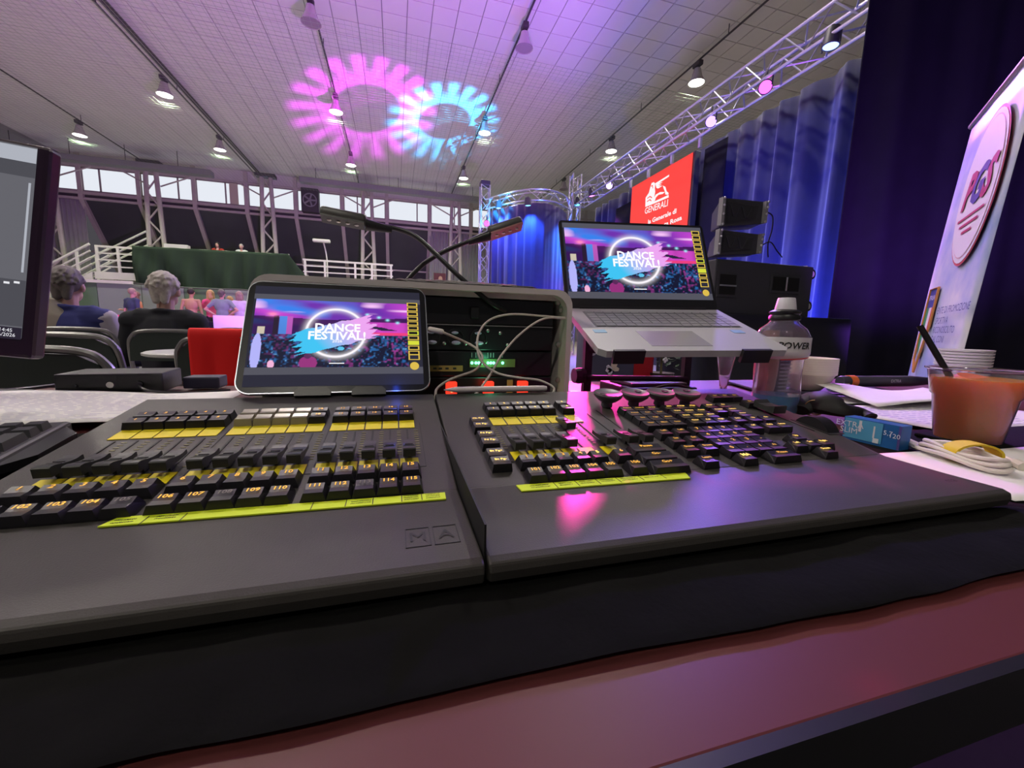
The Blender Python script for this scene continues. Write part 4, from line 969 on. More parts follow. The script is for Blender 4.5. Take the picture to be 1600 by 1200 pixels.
# ---- pictures on screens
def vnoise(x, y, s=0):
    xi = np.floor(x); yi = np.floor(y); fx = x-xi; fy = y-yi; fx = fx*fx*(3-2*fx); fy = fy*fy*(3-2*fy)
    h = lambda a, b: np.modf(np.abs(np.sin(a*127.1+b*311.7+s*74.7)*43758.5453))[0]
    return (h(xi, yi)*(1-fx)+h(xi+1, yi)*fx)*(1-fy)+(h(xi, yi+1)*(1-fx)+h(xi+1, yi+1)*fx)*fy
def mixc(a, b, t): t = np.clip(t, 0, 1)[..., None]; return a*(1-t)+b*t
def paint_show(U, V):
    A = lambda *c: np.array(c, float)
    n1 = vnoise(U*3+V*2, V*6, 1); n2 = vnoise(U*5, V*9+U*2, 2)
    c = mixc(np.broadcast_to(A(0.16, 0.03, 0.42), U.shape+(3,)), A(0.80, 0.08, 0.75), (n1-0.3)*1.9)
    c = mixc(c, A(0.04, 0.22, 0.85), (n2-0.5)*2.4*(V > 0.6)); c = mixc(c, A(0.95, 0.55, 0.95), ((vnoise(U*4, V*16, 3)-0.72)*4)*(V > 0.8))
    # dark soffit and hall
    sof = (V < 0.70+0.10*np.abs(U-0.45)) & (V > 0.40); c[sof] = c[sof]*0.22
    for (a, b, col) in ((0.155, 0.215, A(0.10, 0.30, 0.9)), (0.20, 0.235, A(0.6, 0.12, 0.6)), (0.03, 0.07, A(0.8, 0.7, 0.55))):
        mm = (U > a) & (U < b) & (V > 0.45) & (V < (0.74 if b < 0.24 and a > 0.1 else 0.58)); c[mm] = col*(0.5+0.5*V[mm][..., None])
    mm = (U > 0.12) & (U < 0.15) & (V > 0.4) & (V < 0.75); c[mm] = A(0.02, 0.01, 0.03)
    c = mixc(c, A(1.0, 0.25, 0.55), np.exp(-(((U-0.11)/0.03)**2+((V-0.77)/0.03)**2))*1.2)
    st = (U > 0.66) & (V > 0.50) & (V < 0.68); c[st] = A(0.50, 0.05, 0.45)*(0.5+vnoise(U[st]*26, V[st]*3, 4)[..., None])
    st = (U > 0.60) & (V > 0.455) & (V <= 0.52); c[st] = A(0.85, 0.05, 0.22)
    # overhead rig
    rg = (np.abs(V-(1.02-0.42*U-0.10)) < 0.018+0.01*vnoise(U*60, V*60, 5)) & (U > 0.60) & (V > 0.55); c[rg] = A(0.02, 0.015, 0.05)
    for (x, y) in ((0.72, 0.80), (0.80, 0.76), (0.86, 0.72), (0.93, 0.68)): c = mixc(c, A(0.35, 0.85, 1.0), np.exp(-(((U-x)/0.012)**2+((V-y)/0.018)**2))*1.1)
    # crowd
    cr = V < 0.47
    s = vnoise(U*85, V*60, 6); s2 = vnoise(U*62, V*44, 7); d = np.clip(V/0.47, 0, 1)
    cc = np.broadcast_to(A(0.006, 0.008, 0.03), U.shape+(3,)).copy()
    s = vnoise(U*78, V*44, 6)*0.6+vnoise(U*33+3, V*21, 12)*0.4; s2 = vnoise(U*64, V*38, 7)*0.6+vnoise(U*21, V*13, 13)*0.4; cc = mixc(cc, A(0.02, 0.12, 0.36), (s-0.55+0.08*d)*3.5); cc = mixc(cc, A(0.30, 0.04, 0.26), (s2-0.66+0.12*d)*3.5*(0.3+U)); cc = mixc(cc, A(0.25, 0.55, 0.85), (s*vnoise(U*60, V*52, 8)-0.55)*4)
    c[cr] = cc[cr]
    for (x, y, rx, ry, col) in ((0.035, 0.22, 0.03, 0.26, A(0.45, 0.45, 0.95)), (0.35, 0.06, 0.055, 0.10, A(0.30, 0.03, 0.20)), (0.345, 0.16, 0.022, 0.04, A(0.10, 0.02, 0.10)), (0.13, 0.04, 0.02, 0.06, A(0.9, 0.45, 0.7)), (0.55, 0.27, 0.022, 0.03, A(0.10, 0.55, 0.85))):
        mm = ((U-x)/rx)**2+((V-y)/ry)**2 < 1; c[mm] = col
    # neon ring
    asp = 1.9; rr = np.sqrt(((U-0.515)*asp)**2+(V-0.51)**2); g = np.exp(-((rr-0.36)/0.013)**2)+0.42*np.exp(-((rr-0.36)/0.05)**2)
    c = mixc(c, A(1.0, 0.95, 1.0), g)
    # brush stroke
    x = (U-0.52)*asp; y = V-0.50; a = 0.30; xr = x*math.cos(a)+y*math.sin(a); yr = -x*math.sin(a)+y*math.cos(a)
    jag = 0.10*(vnoise(yr*38, xr*0+3, 9)-0.5)+0.06*(vnoise(yr*90, xr*0, 10)-0.5)
    bs = (np.abs(yr+0.02) < 0.175+0.03*(vnoise(xr*9, yr*0, 11)-0.5)) & (xr > -0.50+jag*1.6) & (xr < 0.46+jag*1.6)
    t = np.clip((xr+yr*0.4+0.30)/0.62, 0, 1); bc = mixc(np.broadcast_to(A(0.05, 0.55, 0.90), U.shape+(3,)), A(0.85, 0.38, 0.88), t); c[bs] = bc[bs]
    return c
def paint_mesh(W_, H_, nx, ny, fn, name):
    u, v = np.meshgrid(np.linspace(0, 1, nx+1), np.linspace(0, 1, ny+1)); c = fn(u, v).reshape(-1, 3)
    me = bpy.data.meshes.new(name)
    vv = np.stack([u.ravel()*W_, v.ravel()*H_, np.zeros(u.size)], 1)
    i, j = np.meshgrid(np.arange(nx), np.arange(ny)); q = (j*(nx+1)+i).ravel()
    me.from_pydata(vv.tolist(), [], np.stack([q, q+1, q+nx+2, q+nx+1], 1).tolist())
    at = me.color_attributes.new('Col', 'FLOAT_COLOR', 'POINT'); at.data.foreach_set('color', np.concatenate([c, np.ones((len(c), 1))], 1).ravel().astype(np.float32)); return me
m_pic = mat('screen_picture', (0.01, 0.01, 0.012), 0.4, attr='Col', es=1.0, spec=0.06)
m_swh = emat('screen_white', (1, 0.97, 1), 1.05)
m_sgr = emat('screen_grey', (0.085, 0.085, 0.11), 1.0)
m_sdk = emat('screen_dark', (0.022, 0.022, 0.040), 1.0)
m_syl = emat('screen_yellow', (0.80, 0.55, 0.08), 0.9)
m_syb = emat('screen_lime', (0.75, 0.80, 0.05), 0.9)
m_sbk = emat('screen_black', (0.006, 0.006, 0.008), 1.0)
PIC = paint_mesh(1.0, 1.0, 230, 130, paint_show, 'show_picture')
def show_screen(parent, M, W_, H_, x0, x1, y0, y1):
    """festival picture on a display of W_ x H_ at matrix M (origin lower left)"""
    def rect(n, m, a, b, c, d, z): mb = MB(); mb.add([(a, c, z), (b, c, z), (b, d, z), (a, d, z)], [(0, 1, 2, 3)], M); return mb.build(n, m, parent)
    bg = rect('display', m_sdk, 0, W_, 0, H_, 0.0002)
    rect('display_bar', m_sgr, 0, W_, y0-0.10*(y1-y0), y0, 0.0004); rect('display_bar', m_sgr, 0, W_, y1, y1+0.08*(y1-y0), 0.0004)
    me = PIC.copy(); me.transform(M @ Matrix.Translation((x0, y0, 0.0006)) @ Matrix.Diagonal((x1-x0, y1-y0, 1, 1)))
    me.transform(Matrix.Translation(-wloc(parent))); pic = link('display_picture', me, m_pic, parent)
    cx = x0+(x1-x0)*0.525; hh = y1-y0
    for t, v, s, b in (('DANCE', 0.575, 0.165, 0.032), ('FESTIVAL!', 0.452, 0.165, 0.032), ('2026', 0.375, 0.062, 0.01)):
        text('display_lettering', t, s*hh, m_swh, pic, M @ Matrix.Translation((cx, y0+v*hh, 0.0012)), bold=b)
    rect('display_line', m_swh, cx-0.045*(x1-x0), cx+0.05*(x1-x0), y0+0.045*hh, y0+0.058*hh, 0.0012)
    # side column of buttons
    bw = (W_-x1)*0.80; n = 11; zz = y1
    for k in range(n):
        h = hh*0.066; top = y1+0.02*hh-k*hh*0.078
        f = rect('display_button', m_syb if k in (6, 8) else m_syl, x1, x1+bw, top-h, top, 0.0012)
        if k not in (8,): rect('display_caption', m_sbk, x1+bw*0.12, x1+bw*0.88, top-h*0.82, top-h*0.2, 0.0015)
    top = y0+0.10*hh
    rect('display_button', m_syl, x1, x1+bw, top, top+hh*0.08, 0.0012); rect('display_caption', m_sdk, x1+bw*0.12, x1+bw*0.88, top+hh*0.01, top+hh*0.07, 0.0015)
    mb = MB(); mb.add([(x1+bw*0.5+0.40*bw*math.cos(t), y0+0.01*hh+0.40*bw*math.sin(t), 0.0012) for t in [2*PI*i/16 for i in range(16)]], [list(range(16))], M); mb.build('display_round_button', m_syl, parent)
# ---- tablet on its holder
def rotm(yaw, pitch, roll=0): return Matrix.Rotation(yaw, 4, 'Z') @ Matrix.Rotation(pitch, 4, 'X') @ Matrix.Rotation(roll, 4, 'Y')
TB = Matrix.Translation((-0.076, 0.586, 0.807)) @ rotm(0.007, -0.566, -0.004)
tab = empty('tablet', (-0.076, 0.590, 0.807), 'slim tablet showing a dance festival picture, leaning above the fader wing', 'tablet')
def rrect(w, h, r, n=6):
    out = []
    for cx, cz, a0 in ((w/2-r, h-r, 0), (-w/2+r, h-r, PI/2), (-w/2+r, r, PI), (w/2-r, r, 1.5*PI)):
        for k in range(n+1): a = a0+PI/2*k/n; out.append((cx+r*math.cos(a), cz+r*math.sin(a)))
    return out
TW, TH = 0.2476, 0.1785
mb = MB(); mb.prism(rrect(TW, TH, 0.018), 0.0, 0.006, M=TB, axis='y'); o = mb.build('shell', mat('tablet_alu', (0.40, 0.42, 0.46), 0.3, metal=0.8), tab); fix_normals(o.data)
mb = MB(); mb.prism(rrect(TW-0.003, TH-0.003, 0.0165), -0.0008, 0.001, M=TB @ Matrix.Translation((0, 0, 0.0015)), axis='y'); o = mb.build('front_glass', mat('tablet_glass', (0.012, 0.012, 0.016), 0.30, spec=0.2), tab); fix_normals(o.data)
SCR = TB @ Matrix.Translation((-TW/2+0.0095, -0.0009, 0.0095)) @ Matrix.Rotation(PI/2, 4, 'X')
show_screen(tab, SCR, TW-0.019, TH-0.019, 0.003, 0.2085, 0.028, 0.137)
th = empty('tablet_holder', (-0.076, 0.60, TZ), 'black folding tablet holder with two clips under the tablet', 'stand')
for x in (-0.030, 0.040):
    mb = MB(); mb.prism([(x-0.022, -0.006), (x+0.022, -0.006), (x+0.022, 0.001), (x+0.017, 0.006), (x-0.017, 0.006), (x-0.022, 0.001)], -0.0075, -0.0015, M=TB @ Matrix.Translation((0.0, 0, -0.001)), axis='y'); o = mb.build('clip', m_black, th); fix_normals(o.data)
    mb = MB(); mb.box((x, 0.003, -0.005), (0.040, 0.018, 0.003), M=TB); mb.build('ledge', m_black, th)
mb = MB(); mb.box((0, 0.012, 0.06), (0.10, 0.006, 0.13), M=TB); mb.build('back_plate', m_black, th)
mb = MB(); mb.tube([TB @ Vector((0, 0.014, 0.06)), Vector((-0.076, 0.70, TZ+0.01))], 0.010, 8); mb.build('strut', m_black, th)
mb = MB(); mb.rbox((-0.076, 0.68, TZ+0.006), (0.16, 0.15, 0.010), 0.003); mb.build('foot_plate', m_black, th)
mb = MB(); mb.ell((0.0, 0.592, 0.8105), (0.004, 0.003, 0.003), nu=8, nv=6); mb.build('blue_led', emat('led_blue', (0.05, 0.15, 1.0), 6.0), th)
light('tablet_holder_led', 'POINT', (0.0, 0.580, 0.822), (0, 0, 0), 0.018, (0.03, 0.10, 1.0), radius=0.004)
# ---- stylus
pa, pb = Vector((0.066, 0.5835, 0.8085)), Vector((0.2235, 0.5835, 0.8085))
st_ = empty('stylus', (0.145, 0.58, 0.804), 'white stylus pen lying along the back edge of the command console', 'stylus')
mb = MB(); mb.tube([pa.lerp(pb, 0.10), pa.lerp(pb, 0.12), pa.lerp(pb, 0.97), pb], [0.0040, 0.0044, 0.0044, 0.0034], 12); mb.build('barrel', mat('stylus_white', (0.80, 0.72, 0.72), 0.35), st_, smooth=True)
mb = MB(); mb.tube([pa, pa.lerp(pb, 0.02), pa.lerp(pb, 0.101)], [0.0008, 0.0016, 0.0040], 12); mb.build('tip', mat('stylus_white', (0.80, 0.72, 0.72), 0.35), st_, smooth=True)
# ---- rack case
RY = 0.75
rk = empty('rack_case', (0.055, RY+0.2, TZ), 'pale plastic rack case holding black rack units', 'rack case')
xl, xr, zt_, zb_ = -0.215, 0.322, 0.972, TZ+0.002
outer = [(xl, zb_), (xr, zb_)]+[(xr-0.03+0.03*math.cos(a), zt_-0.03+0.03*math.sin(a)) for a in [PI/2*k/6 for k in range(7)]]+[(xl+0.03+0.03*math.cos(a), zt_-0.03+0.03*math.sin(a)) for a in [PI/2+PI/2*k/6 for k in range(7)]]
t_ = 0.010
def ins(p): 
    cx, cz = (xl+xr)/2, (zt_+zb_)/2
    return (p[0]+(t_ if p[0] < cx else -t_), p[1]+(t_*0.8 if p[1] < cz else -t_))
inner = [ins(p) for p in outer]
mb = MB(); n = len(outer); ps = []
for y in (RY-0.03, RY+0.42):
    ps += [(p[0], y, p[1]) for p in outer]+[(p[0], y, p[1]) for p in inner]
fs = []
for k in range(n):
    j = (k+1) % n
    fs += [(k, j, n+j, n+k), (2*n+k, 3*n+k, 3*n+j, 2*n+j), (k, 2*n+k, 2*n+j, j), (n+k, n+j, 3*n+j, 3*n+k)]
mb.add(ps, fs); o = mb.build('shell', m_case, rk, smooth=True); fix_normals(o.data)
mb = MB(); mb.box(((xl+xr)/2, RY+0.41, (zt_+zb_)/2), (xr-xl-0.02, 0.012, zt_-zb_-0.02)); mb.build('back_panel', m_black, rk)
mb = MB(); mb.box((0.053, RY-0.006, 0.9595), (0.50, 0.006, 0.0135)); mb.build('top_strip', mat('strip_pink_grey', (0.60, 0.50, 0.52), 0.4), rk)
for x, z in ((0.302, 0.950), (0.308, 0.936), (0.308, 0.80), (0.305, 0.87)):
    mb = MB(); mb.lathe([(0.001, 0.004), (0.0045, 0.0035), (0.006, 0.0)], seg=14, M=Matrix.Rotation(PI/2, 4, 'X')); mb.v = [v+Vector((x, RY-0.006, z)) for v in mb.v]; mb.build('screw', m_metal, rk)
m_rkf = mat('rack_front', (0.012, 0.011, 0.014), 0.30)
def unit(name, z0, z1, lab):
    e = empty(name, (0.053, RY+0.1, z0), lab, 'rack unit')
    mb = MB(); mb.rbox((0.053, RY+0.14, (z0+z1)/2), (0.486, 0.28, z1-z0-0.0012), 0.002); mb.build('chassis', m_rkf, e)
    return e
U1 = unit('blank_rack_unit', 0.9035, 0.9525, 'plain black top unit in the rack case')
mb = MB(); mb.rbox((0.14, RY-0.004, 0.925), (0.016, 0.010, 0.022), 0.002); mb.build('latch', m_black, U1)
U2 = unit('power_rack_unit', 0.8555, 0.9030, 'black rack unit with three round sockets in the rack case')
mb = MB(); mb.box((0.053, RY-0.002, 0.9022), (0.482, 0.004, 0.0016)); mb.build('top_edge', m_metal, U2)
for x in (0.062, 0.105, 0.148):
    mb = MB(); mb.lathe([(0.0165, 0.0), (0.0165, 0.004), (0.0135, 0.0045), (0.0130, 0.0008), (0.001, 0.0006)], seg=22, M=Matrix.Rotation(PI/2, 4, 'X')); mb.v = [v+Vector((x, RY, 0.879)) for v in mb.v]; s_ = mb.build('socket', m_black, U2, smooth=True)
    mb = MB(); mb.ell((x+0.001, RY-0.004, 0.870), (0.0085, 0.003, 0.0038)); mb.ell((x-0.001, RY-0.004, 0.888), (0.0065, 0.003, 0.0028)); mb.build('contact', mat('socket_lilac', (0.55, 0.53, 0.75), 0.3), s_)
mb = MB()
for x, z in ((0.162, 0.872), (0.166, 0.893), (0.19, 0.889), (0.205, 0.867), (0.124, 0.868), (0.085, 0.868)): mb.lathe([(0.001, 0.003), (0.003, 0.002), (0.0035, 0)], seg=10, M=Matrix.Translation((x, RY, z)) @ Matrix.Rotation(PI/2, 4, 'X'))
mb.build('screws', m_metal, U2)
U3 = unit('network_rack_unit', 0.8065, 0.8550, 'black rack unit with a row of green lights in the rack case')
mb = MB(); mb.box((0.176, RY-0.0015, 0.8325), (0.088, 0.003, 0.0155)); mb.build('tape_strip', mat('masking_olive', (0.16, 0.20, 0.06), 0.7), U3)
for k, x in enumerate((0.136, 0.1435, 0.149, 0.1545, 0.1665, 0.172, 0.1775, 0.195)):
    mb = MB(); mb.ell((x, RY-0.004, 0.833), (0.0027, 0.002, 0.0027), nu=10, nv=6); mb.build('indicator_light', m_ledg, U3)
    mb = MB(); mb.box((x, RY-0.001, 0.8475), (0.0012, 0.002, 0.009)); mb.build('printed_mark', mat('print_pale', (0.3, 0.3, 0.32), 0.7), U3)
light('network_rack_unit_glow', 'POINT', (0.165, RY-0.03, 0.835), (0, 0, 0), 0.05, (0.15, 1.0, 0.5), radius=0.01)
mb = MB(); mb.box((0.087, RY-0.0015, 0.8225), (0.064, 0.003, 0.0105)); lb = mb.build('paper_label', mat('kraft_label', (0.42, 0.26, 0.08), 0.7), U3)
for k, x in enumerate((0.068, 0.078, 0.090, 0.104)): mb = MB(); mb.box((x, RY-0.0034, 0.8225), (0.006, 0.0006, 0.0035)); mb.build('label_print', m_ink, lb)
U4 = unit('switch_rack_unit', TZ+0.012, 0.8060, 'black rack unit with three red lit switches in the rack case')
m_rsw = emat('switch_red', (1.0, 0.035, 0.015), 1.6); m_rsw2 = emat('switch_red_core', (1.0, 0.35, 0.12), 3.5)
for x in (0.098, 0.168, 0.236):
    mb = MB(); mb.rbox((x, RY-0.004, 0.786), (0.020, 0.012, 0.024), 0.002); s_ = mb.build('rocker_switch', m_rsw, U4)
    mb = MB(); mb.ell((x, RY-0.0105, 0.783), (0.0035, 0.002, 0.004), nu=10, nv=6); mb.build('switch_core', m_rsw2, s_)
light('switch_rack_unit_glow', 'POINT', (0.168, RY-0.04, 0.79), (0, 0, 0), 0.02, (1, 0.05, 0.02), radius=0.01)
mb = MB(); mb.box((0.211, RY-0.0015, 0.784), (0.011, 0.003, 0.032)); mb.build('paper_label', mat('kraft_label', (0.42, 0.26, 0.08), 0.7), U4)
# grey foam on top of the case
def foam(u, v): x = -0.02+0.27*u; return (x, RY-0.028+0.2*v, 0.9735+0.010*math.sin(PI*u)**0.4*math.sin(PI*v)**0.4+0.003*noise.noise(Vector((x*60, v*14, 0))))
mb = MB(); mb.grid(foam, 60, 14); mb.box((0.115, RY+0.072, 0.9745), (0.26, 0.19, 0.003)); one('grey_fleece', mat('fleece_grey', (0.20, 0.19, 0.18), 1.0, bump=(260, 1.0, 0.004)), 'folded grey fleece lying on the rack case', 'cloth', mb, smooth=2)
# ---- two gooseneck lamps
def goose(pts, head, lab, r=0.0045, rose=True):
    e = empty('gooseneck_lamp', pts[0], lab, 'lamp', 'gooseneck lamps')
    mb = MB(); mb.tube(spline(pts, 8), r, 10); mb.build('flexible_neck', m_black, e, smooth=True)
    a, b = Vector(head[0]), Vector(head[1]); d = (b-a).normalized(); up = Vector(head[2]).normalized(); s = d.cross(up).normalized(); up = s.cross(d)
    M = Matrix(((d.x, s.x, up.x, a.x), (d.y, s.y, up.y, a.y), (d.z, s.z, up.z, a.z), (0, 0, 0, 1))); L = (b-a).length
    mb = MB(); mb.tube([a-d*0.045, a-d*0.01, a], [r*1.3, r*2.1, r*2.3], 10); mb.build('sleeve', m_black, e, smooth=True)
    mb = MB(); mb.rbox((L/2, 0, 0.005), (L, 0.030, 0.017), 0.006, 3, M=M); mb.build('head', mat('lamp_head_grey', (0.09, 0.09, 0.085), 0.4), e, smooth=True)
    mb = MB(); mb.box((L/2, 0, -0.0032), (L*0.94, 0.026, 0.003), M=M); hl = mb.build('diffuser', mat('diffuser_rose', (0.35, 0.14, 0.13), 0.3) if rose else m_black, e)
    for k in range(4): mb = MB(); mb.ell(M @ Vector((L*(0.2+0.2*k), 0, -0.0045)), (0.004, 0.004, 0.002), nu=8, nv=6); mb.build('led', m_metal, hl)
    return e
g1 = [ony(790, 486, RY-0.006), ony(768, 474, 0.735), ony(722, 436, 0.75), ony(684, 400, 0.77), ony(650, 370, 0.79), ony(618, 357, 0.80), ony(575, 350, 0.80)]
goose(g1, (ony(572, 351, 0.80), ony(500, 337, 0.80), (0.1, 0.3, 1)), 'gooseneck lamp bending to the left over the tablet, plugged into the rack', rose=False)
g2 = [Vector((0.018, RY+0.07, 0.9725)), ony(634, 441, 0.82), ony(660, 414, 0.82), ony(690, 395, 0.82), ony(725, 380, 0.82), ony(765, 367, 0.82)]
goose(g2, (ony(764, 368, 0.82), ony(816, 351, 0.82), (-0.15, 0.45, 1)), 'gooseneck lamp bending to the right in front of the blue curtain')
# ---- laptop
LB = Matrix.Translation((0.536, 0.81, 0.949)) @ rotm(-0.134, 0.345, -0.024)
LL = LB @ rotm(0, -0.74)
lap = empty('laptop', (0.536, 0.72, 0.87), 'open silver laptop on a stand showing a dance festival picture', 'laptop')
LW, LD, LH = 0.358, 0.236, 0.222
mb = MB()
base = [(-LW/2, 0), (-LW/2, -LD+0.012), (-LW/2+0.012, -LD), (LW/2-0.012, -LD), (LW/2, -LD+0.012), (LW/2, 0)]
mb.prism(base, -0.012, 0.0, M=LB, axis='z'); o = mb.build('base', m_ltg, lap); fix_normals(o.data)
mb = MB(); mb.prism([(-LW/2+0.03, -0.022), (LW/2-0.018, -0.022), (LW/2-0.018, -0.118), (-LW/2+0.03, -0.118)], -0.001, 0.0004, M=LB, axis='z'); mb.build('keyboard_deck', mat('laptop_deck', (0.20, 0.20, 0.22), 0.4, metal=0.4), lap)
kr = random.Random(2)
for r_ in range(6):
    y = -0.028-0.0156*r_; hgt = 0.0135 if r_ else 0.010
    if r_ < 5: ws = [0.0205]*15
    else: ws = [0.0205]*4+[0.095]+[0.0205]*6
    tot = LW-0.052; sc = tot/sum(ws); x = -LW/2+0.032
    for w in ws:
        w *= sc; mb = MB(); mb.box((x+w/2, y-0.002, 0.0012), (w-0.0022, hgt, 0.0016), M=LB); mb.build('key', mat('laptop_key', (0.30, 0.30, 0.31), 0.45), lap); x += w
mb = MB(); mb.box((-0.02, -0.178, 0.0002), (0.115, 0.075, 0.0006), M=LB); mb.build('touchpad', mat('laptop_pad', (0.46, 0.46, 0.48), 0.25, metal=0.4), lap)
for x, m in ((-LW/2+0.03, mat('sticker_blue', (0.12, 0.35, 0.62), 0.4)), (LW/2-0.045, mat('sticker_sky', (0.30, 0.50, 0.75), 0.4))):
    mb = MB(); mb.box((x, -0.142, 0.0004), (0.024, 0.016, 0.0006), M=LB); mb.build('sticker', m, lap)
mb = MB(); mb.tube([LB @ Vector((-LW/2+0.03, 0.004, -0.002)), LB @ Vector((LW/2-0.03, 0.004, -0.002))], 0.006, 10); mb.build('hinge', m_black, lap)
mb = MB(); mb.prism(rrect(LW, LH, 0.008, 4), 0.0, 0.006, M=LL, axis='y'); o = mb.build('lid', mat('lid_black', (0.016, 0.016, 0.02), 0.3), lap); fix_normals(o.data)
SCR2 = LL @ Matrix.Translation((-LW/2+0.007, -0.0006, 0.026)) @ Matrix.Rotation(PI/2, 4, 'X')
show_screen(lap, SCR2, LW-0.014, LH-0.032, 0.004, 0.318, 0.014, 0.176)
# ---- laptop stand
sd = empty('laptop_stand', (0.55, 0.85, TZ), 'black metal laptop stand with upright legs and a cross bar', 'stand')
def LBv(x, y, z): return LB @ Vector((x, y, z))
for x in (-0.13, 0.105):
    t0 = LBv(x, -0.02, -0.016); mb = MB(); mb.box((t0.x, t0.y+0.0, (TZ+t0.z)/2), (0.018, 0.012, t0.z-TZ)); mb.build('leg', m_black, sd)
    mb = MB(); mb.box((x, -LD/2+0.003, -0.0165), (0.022, LD+0.014, 0.004), M=LB @ Matrix.Translation((0, 0, 0.0025))); mb.build('arm', m_black, sd)
    mb = MB(); mb.box((x, -LD-0.006, -0.008), (0.055, 0.007, 0.024), M=LB); mb.build('front_hook', m_black, sd)
    mb = MB(); mb.box((t0.x, t0.y-0.05, TZ+0.005), (0.022, 0.24, 0.009)); mb.build('foot', m_black, sd)
ta, tb = LBv(-0.13, -0.02, 0), LBv(0.105, -0.02, 0)
for z in (0.795, 0.86): mb = MB(); mb.tube([(ta.x, ta.y, z if z < 0.8 else z-0.005), (tb.x, tb.y, z if z < 0.8 else z-0.005)], 0.006, 8); mb.build('cross_bar', m_black, sd)
mb = MB(); mb.lathe([(0.001, -0.012), (0.016, -0.012), (0.018, 0), (0.016, 0.012), (0.001, 0.012)], seg=16, M=Matrix.Rotation(PI/2, 4, 'Y')); mb.v = [v+Vector((ta.x-0.02, ta.y, 0.80)) for v in mb.v]; mb.build('clamp_knob', m_black, sd)
# flat black device under the stand
fb = empty('black_device', (0.56, 0.80, TZ), 'low black box with cables under the laptop stand', 'device')
mb = MB(); mb.rbox((0.55, 0.80, TZ+0.020), (0.17, 0.13, 0.034), 0.004); mb.build('body', m_black, fb)
mb = MB(); mb.rbox((0.55, 0.80, TZ+0.041), (0.14, 0.10, 0.008), 0.003); mb.build('lid', mat('device_grey', (0.10, 0.10, 0.11), 0.4), fb)
mb = MB(); mb.tube(spline([(0.50, 0.735, TZ+0.03), (0.56, 0.72, TZ+0.045), (0.62, 0.70, TZ+0.03), (0.70, 0.69, TZ+0.006)], 6), 0.003, 6); mb.build('lead', m_black, fb)
# ---- white leads: tablet to console seam, laptop to rack and down
def cable(pts, r, lab, m=m_cab, plugs=()):
    e = empty('white_lead', pts[0], lab, 'cable')
    mb = MB(); mb.tube(spline(pts, 8), r, 8); mb.build('wire', m, e, smooth=True)
    for a, b, w in plugs:
        mb = MB(); mb.tube([a, Vector(a).lerp(Vector(b), 0.1), Vector(a).lerp(Vector(b), 0.9), b], [w*0.8, w, w, w*0.8], 10); mb.build('plug', m, e, smooth=True)
    return e
def Y_(x, y, d): return ony(x, y, d)
tp = TB @ Vector((TW/2+0.002, 0.003, 0.105))
cable([tp+Vector((0.02, -0.01, -0.004)), Y_(724, 533, 0.67), Y_(745, 545, 0.66), Y_(754, 560, 0.65), Y_(742, 578, 0.65), Y_(705, 592, 0.63), Y_(684, 606, 0.62), Y_(680, 619, 0.604), (0.0505, 0.604, 0.77)], 0.0019, 'white lead looping from the tablet down to the seam between the consoles', plugs=[(tp, tp+Vector((0.022, -0.008, -0.004)), 0.0042)])
lpt = LB @ Vector((-LW/2-0.001, -0.025, -0.006))
cable([lpt+Vector((-0.02, -0.006, 0)), Y_(884, 496, 0.735), Y_(850, 494, 0.705), Y_(800, 491, 0.70), Y_(765, 500, 0.69), Y_(747, 525, 0.66), Y_(750, 560, 0.64), Y_(775, 582, 0.63), Y_(810, 590, 0.62), Y_(845, 595, 0.62), Y_(866, 610, 0.61), (0.21, 0.604, 0.78)], 0.0019, 'white lead from the laptop looping past the green lights to behind the stylus', plugs=[(lpt, lpt+Vector((-0.022, -0.006, 0)), 0.0042)])
lp2 = LB @ Vector((-LW/2-0.001, -0.045, -0.006))
cable([lp2+Vector((-0.018, -0.004, 0)), Y_(884, 498, 0.73), Y_(850, 498, 0.70), Y_(815, 520, 0.69), Y_(785, 553, 0.66), Y_(768, 582, 0.64), Y_(752, 605, 0.62), Y_(744, 615, 0.606), (0.085, 0.604, 0.78)], 0.0019, 'white lead running straight down from the laptop to the stylus tip', plugs=[(lp2, lp2+Vector((-0.02, -0.004, 0)), 0.0042)])
# ---- monitor at the left edge
mo = empty('monitor', (-0.76, 0.80, TZ), 'black computer monitor cut off by the left edge of the picture', 'monitor')
MR, ML = -0.500, -1.03
MM = Matrix.Translation((-0.537, 0.80, 0.832)) @ Matrix.Rotation(-0.03, 4, 'Z') @ Matrix.Rotation(-0.10, 4, 'X') @ Matrix.Rotation(0.105, 4, 'Y')
MW, MHt = 0.53, 0.325
mb = MB(); mb.rbox((-MW/2, 0.012, MHt/2), (MW, 0.026, MHt), 0.006, M=MM); mb.build('housing', mat('monitor_plum', (0.030, 0.012, 0.034), 0.3), mo)
m1 = emat('ui_grey', (0.125, 0.125, 0.145), 1.0); m2 = emat('ui_light', (0.42, 0.44, 0.50), 1.0); m3 = emat('ui_dark', (0.07, 0.07, 0.085), 1.0); m4 = emat('ui_bar', (0.020, 0.016, 0.030), 1.0)
def mrect(n, m, x0, x1, z0, z1, y=-0.0016): mb = MB(); mb.add([(x0, y, z0), (x1, y, z0), (x1, y, z1), (x0, y, z1)], [(0, 1, 2, 3)], MM); return mb.build(n, m, mo)
mrect('display', m1, -MW+0.012, -0.014, 0.030, MHt-0.006)
mrect('display_bar', m2, -MW+0.012, -0.014, MHt-0.030, MHt-0.008, -0.002); mrect('display_bar', m3, -MW+0.012, -0.014, MHt-0.052, MHt-0.030, -0.002)
mrect('display_bar', m2, -0.021, -0.018, 0.13, MHt-0.06, -0.002); mrect('display_bar', m3, -MW+0.012, -0.014, 0.048, 0.118, -0.002); mrect('display_bar', m4, -MW+0.012, -0.014, 0.028, 0.046, -0.0022)
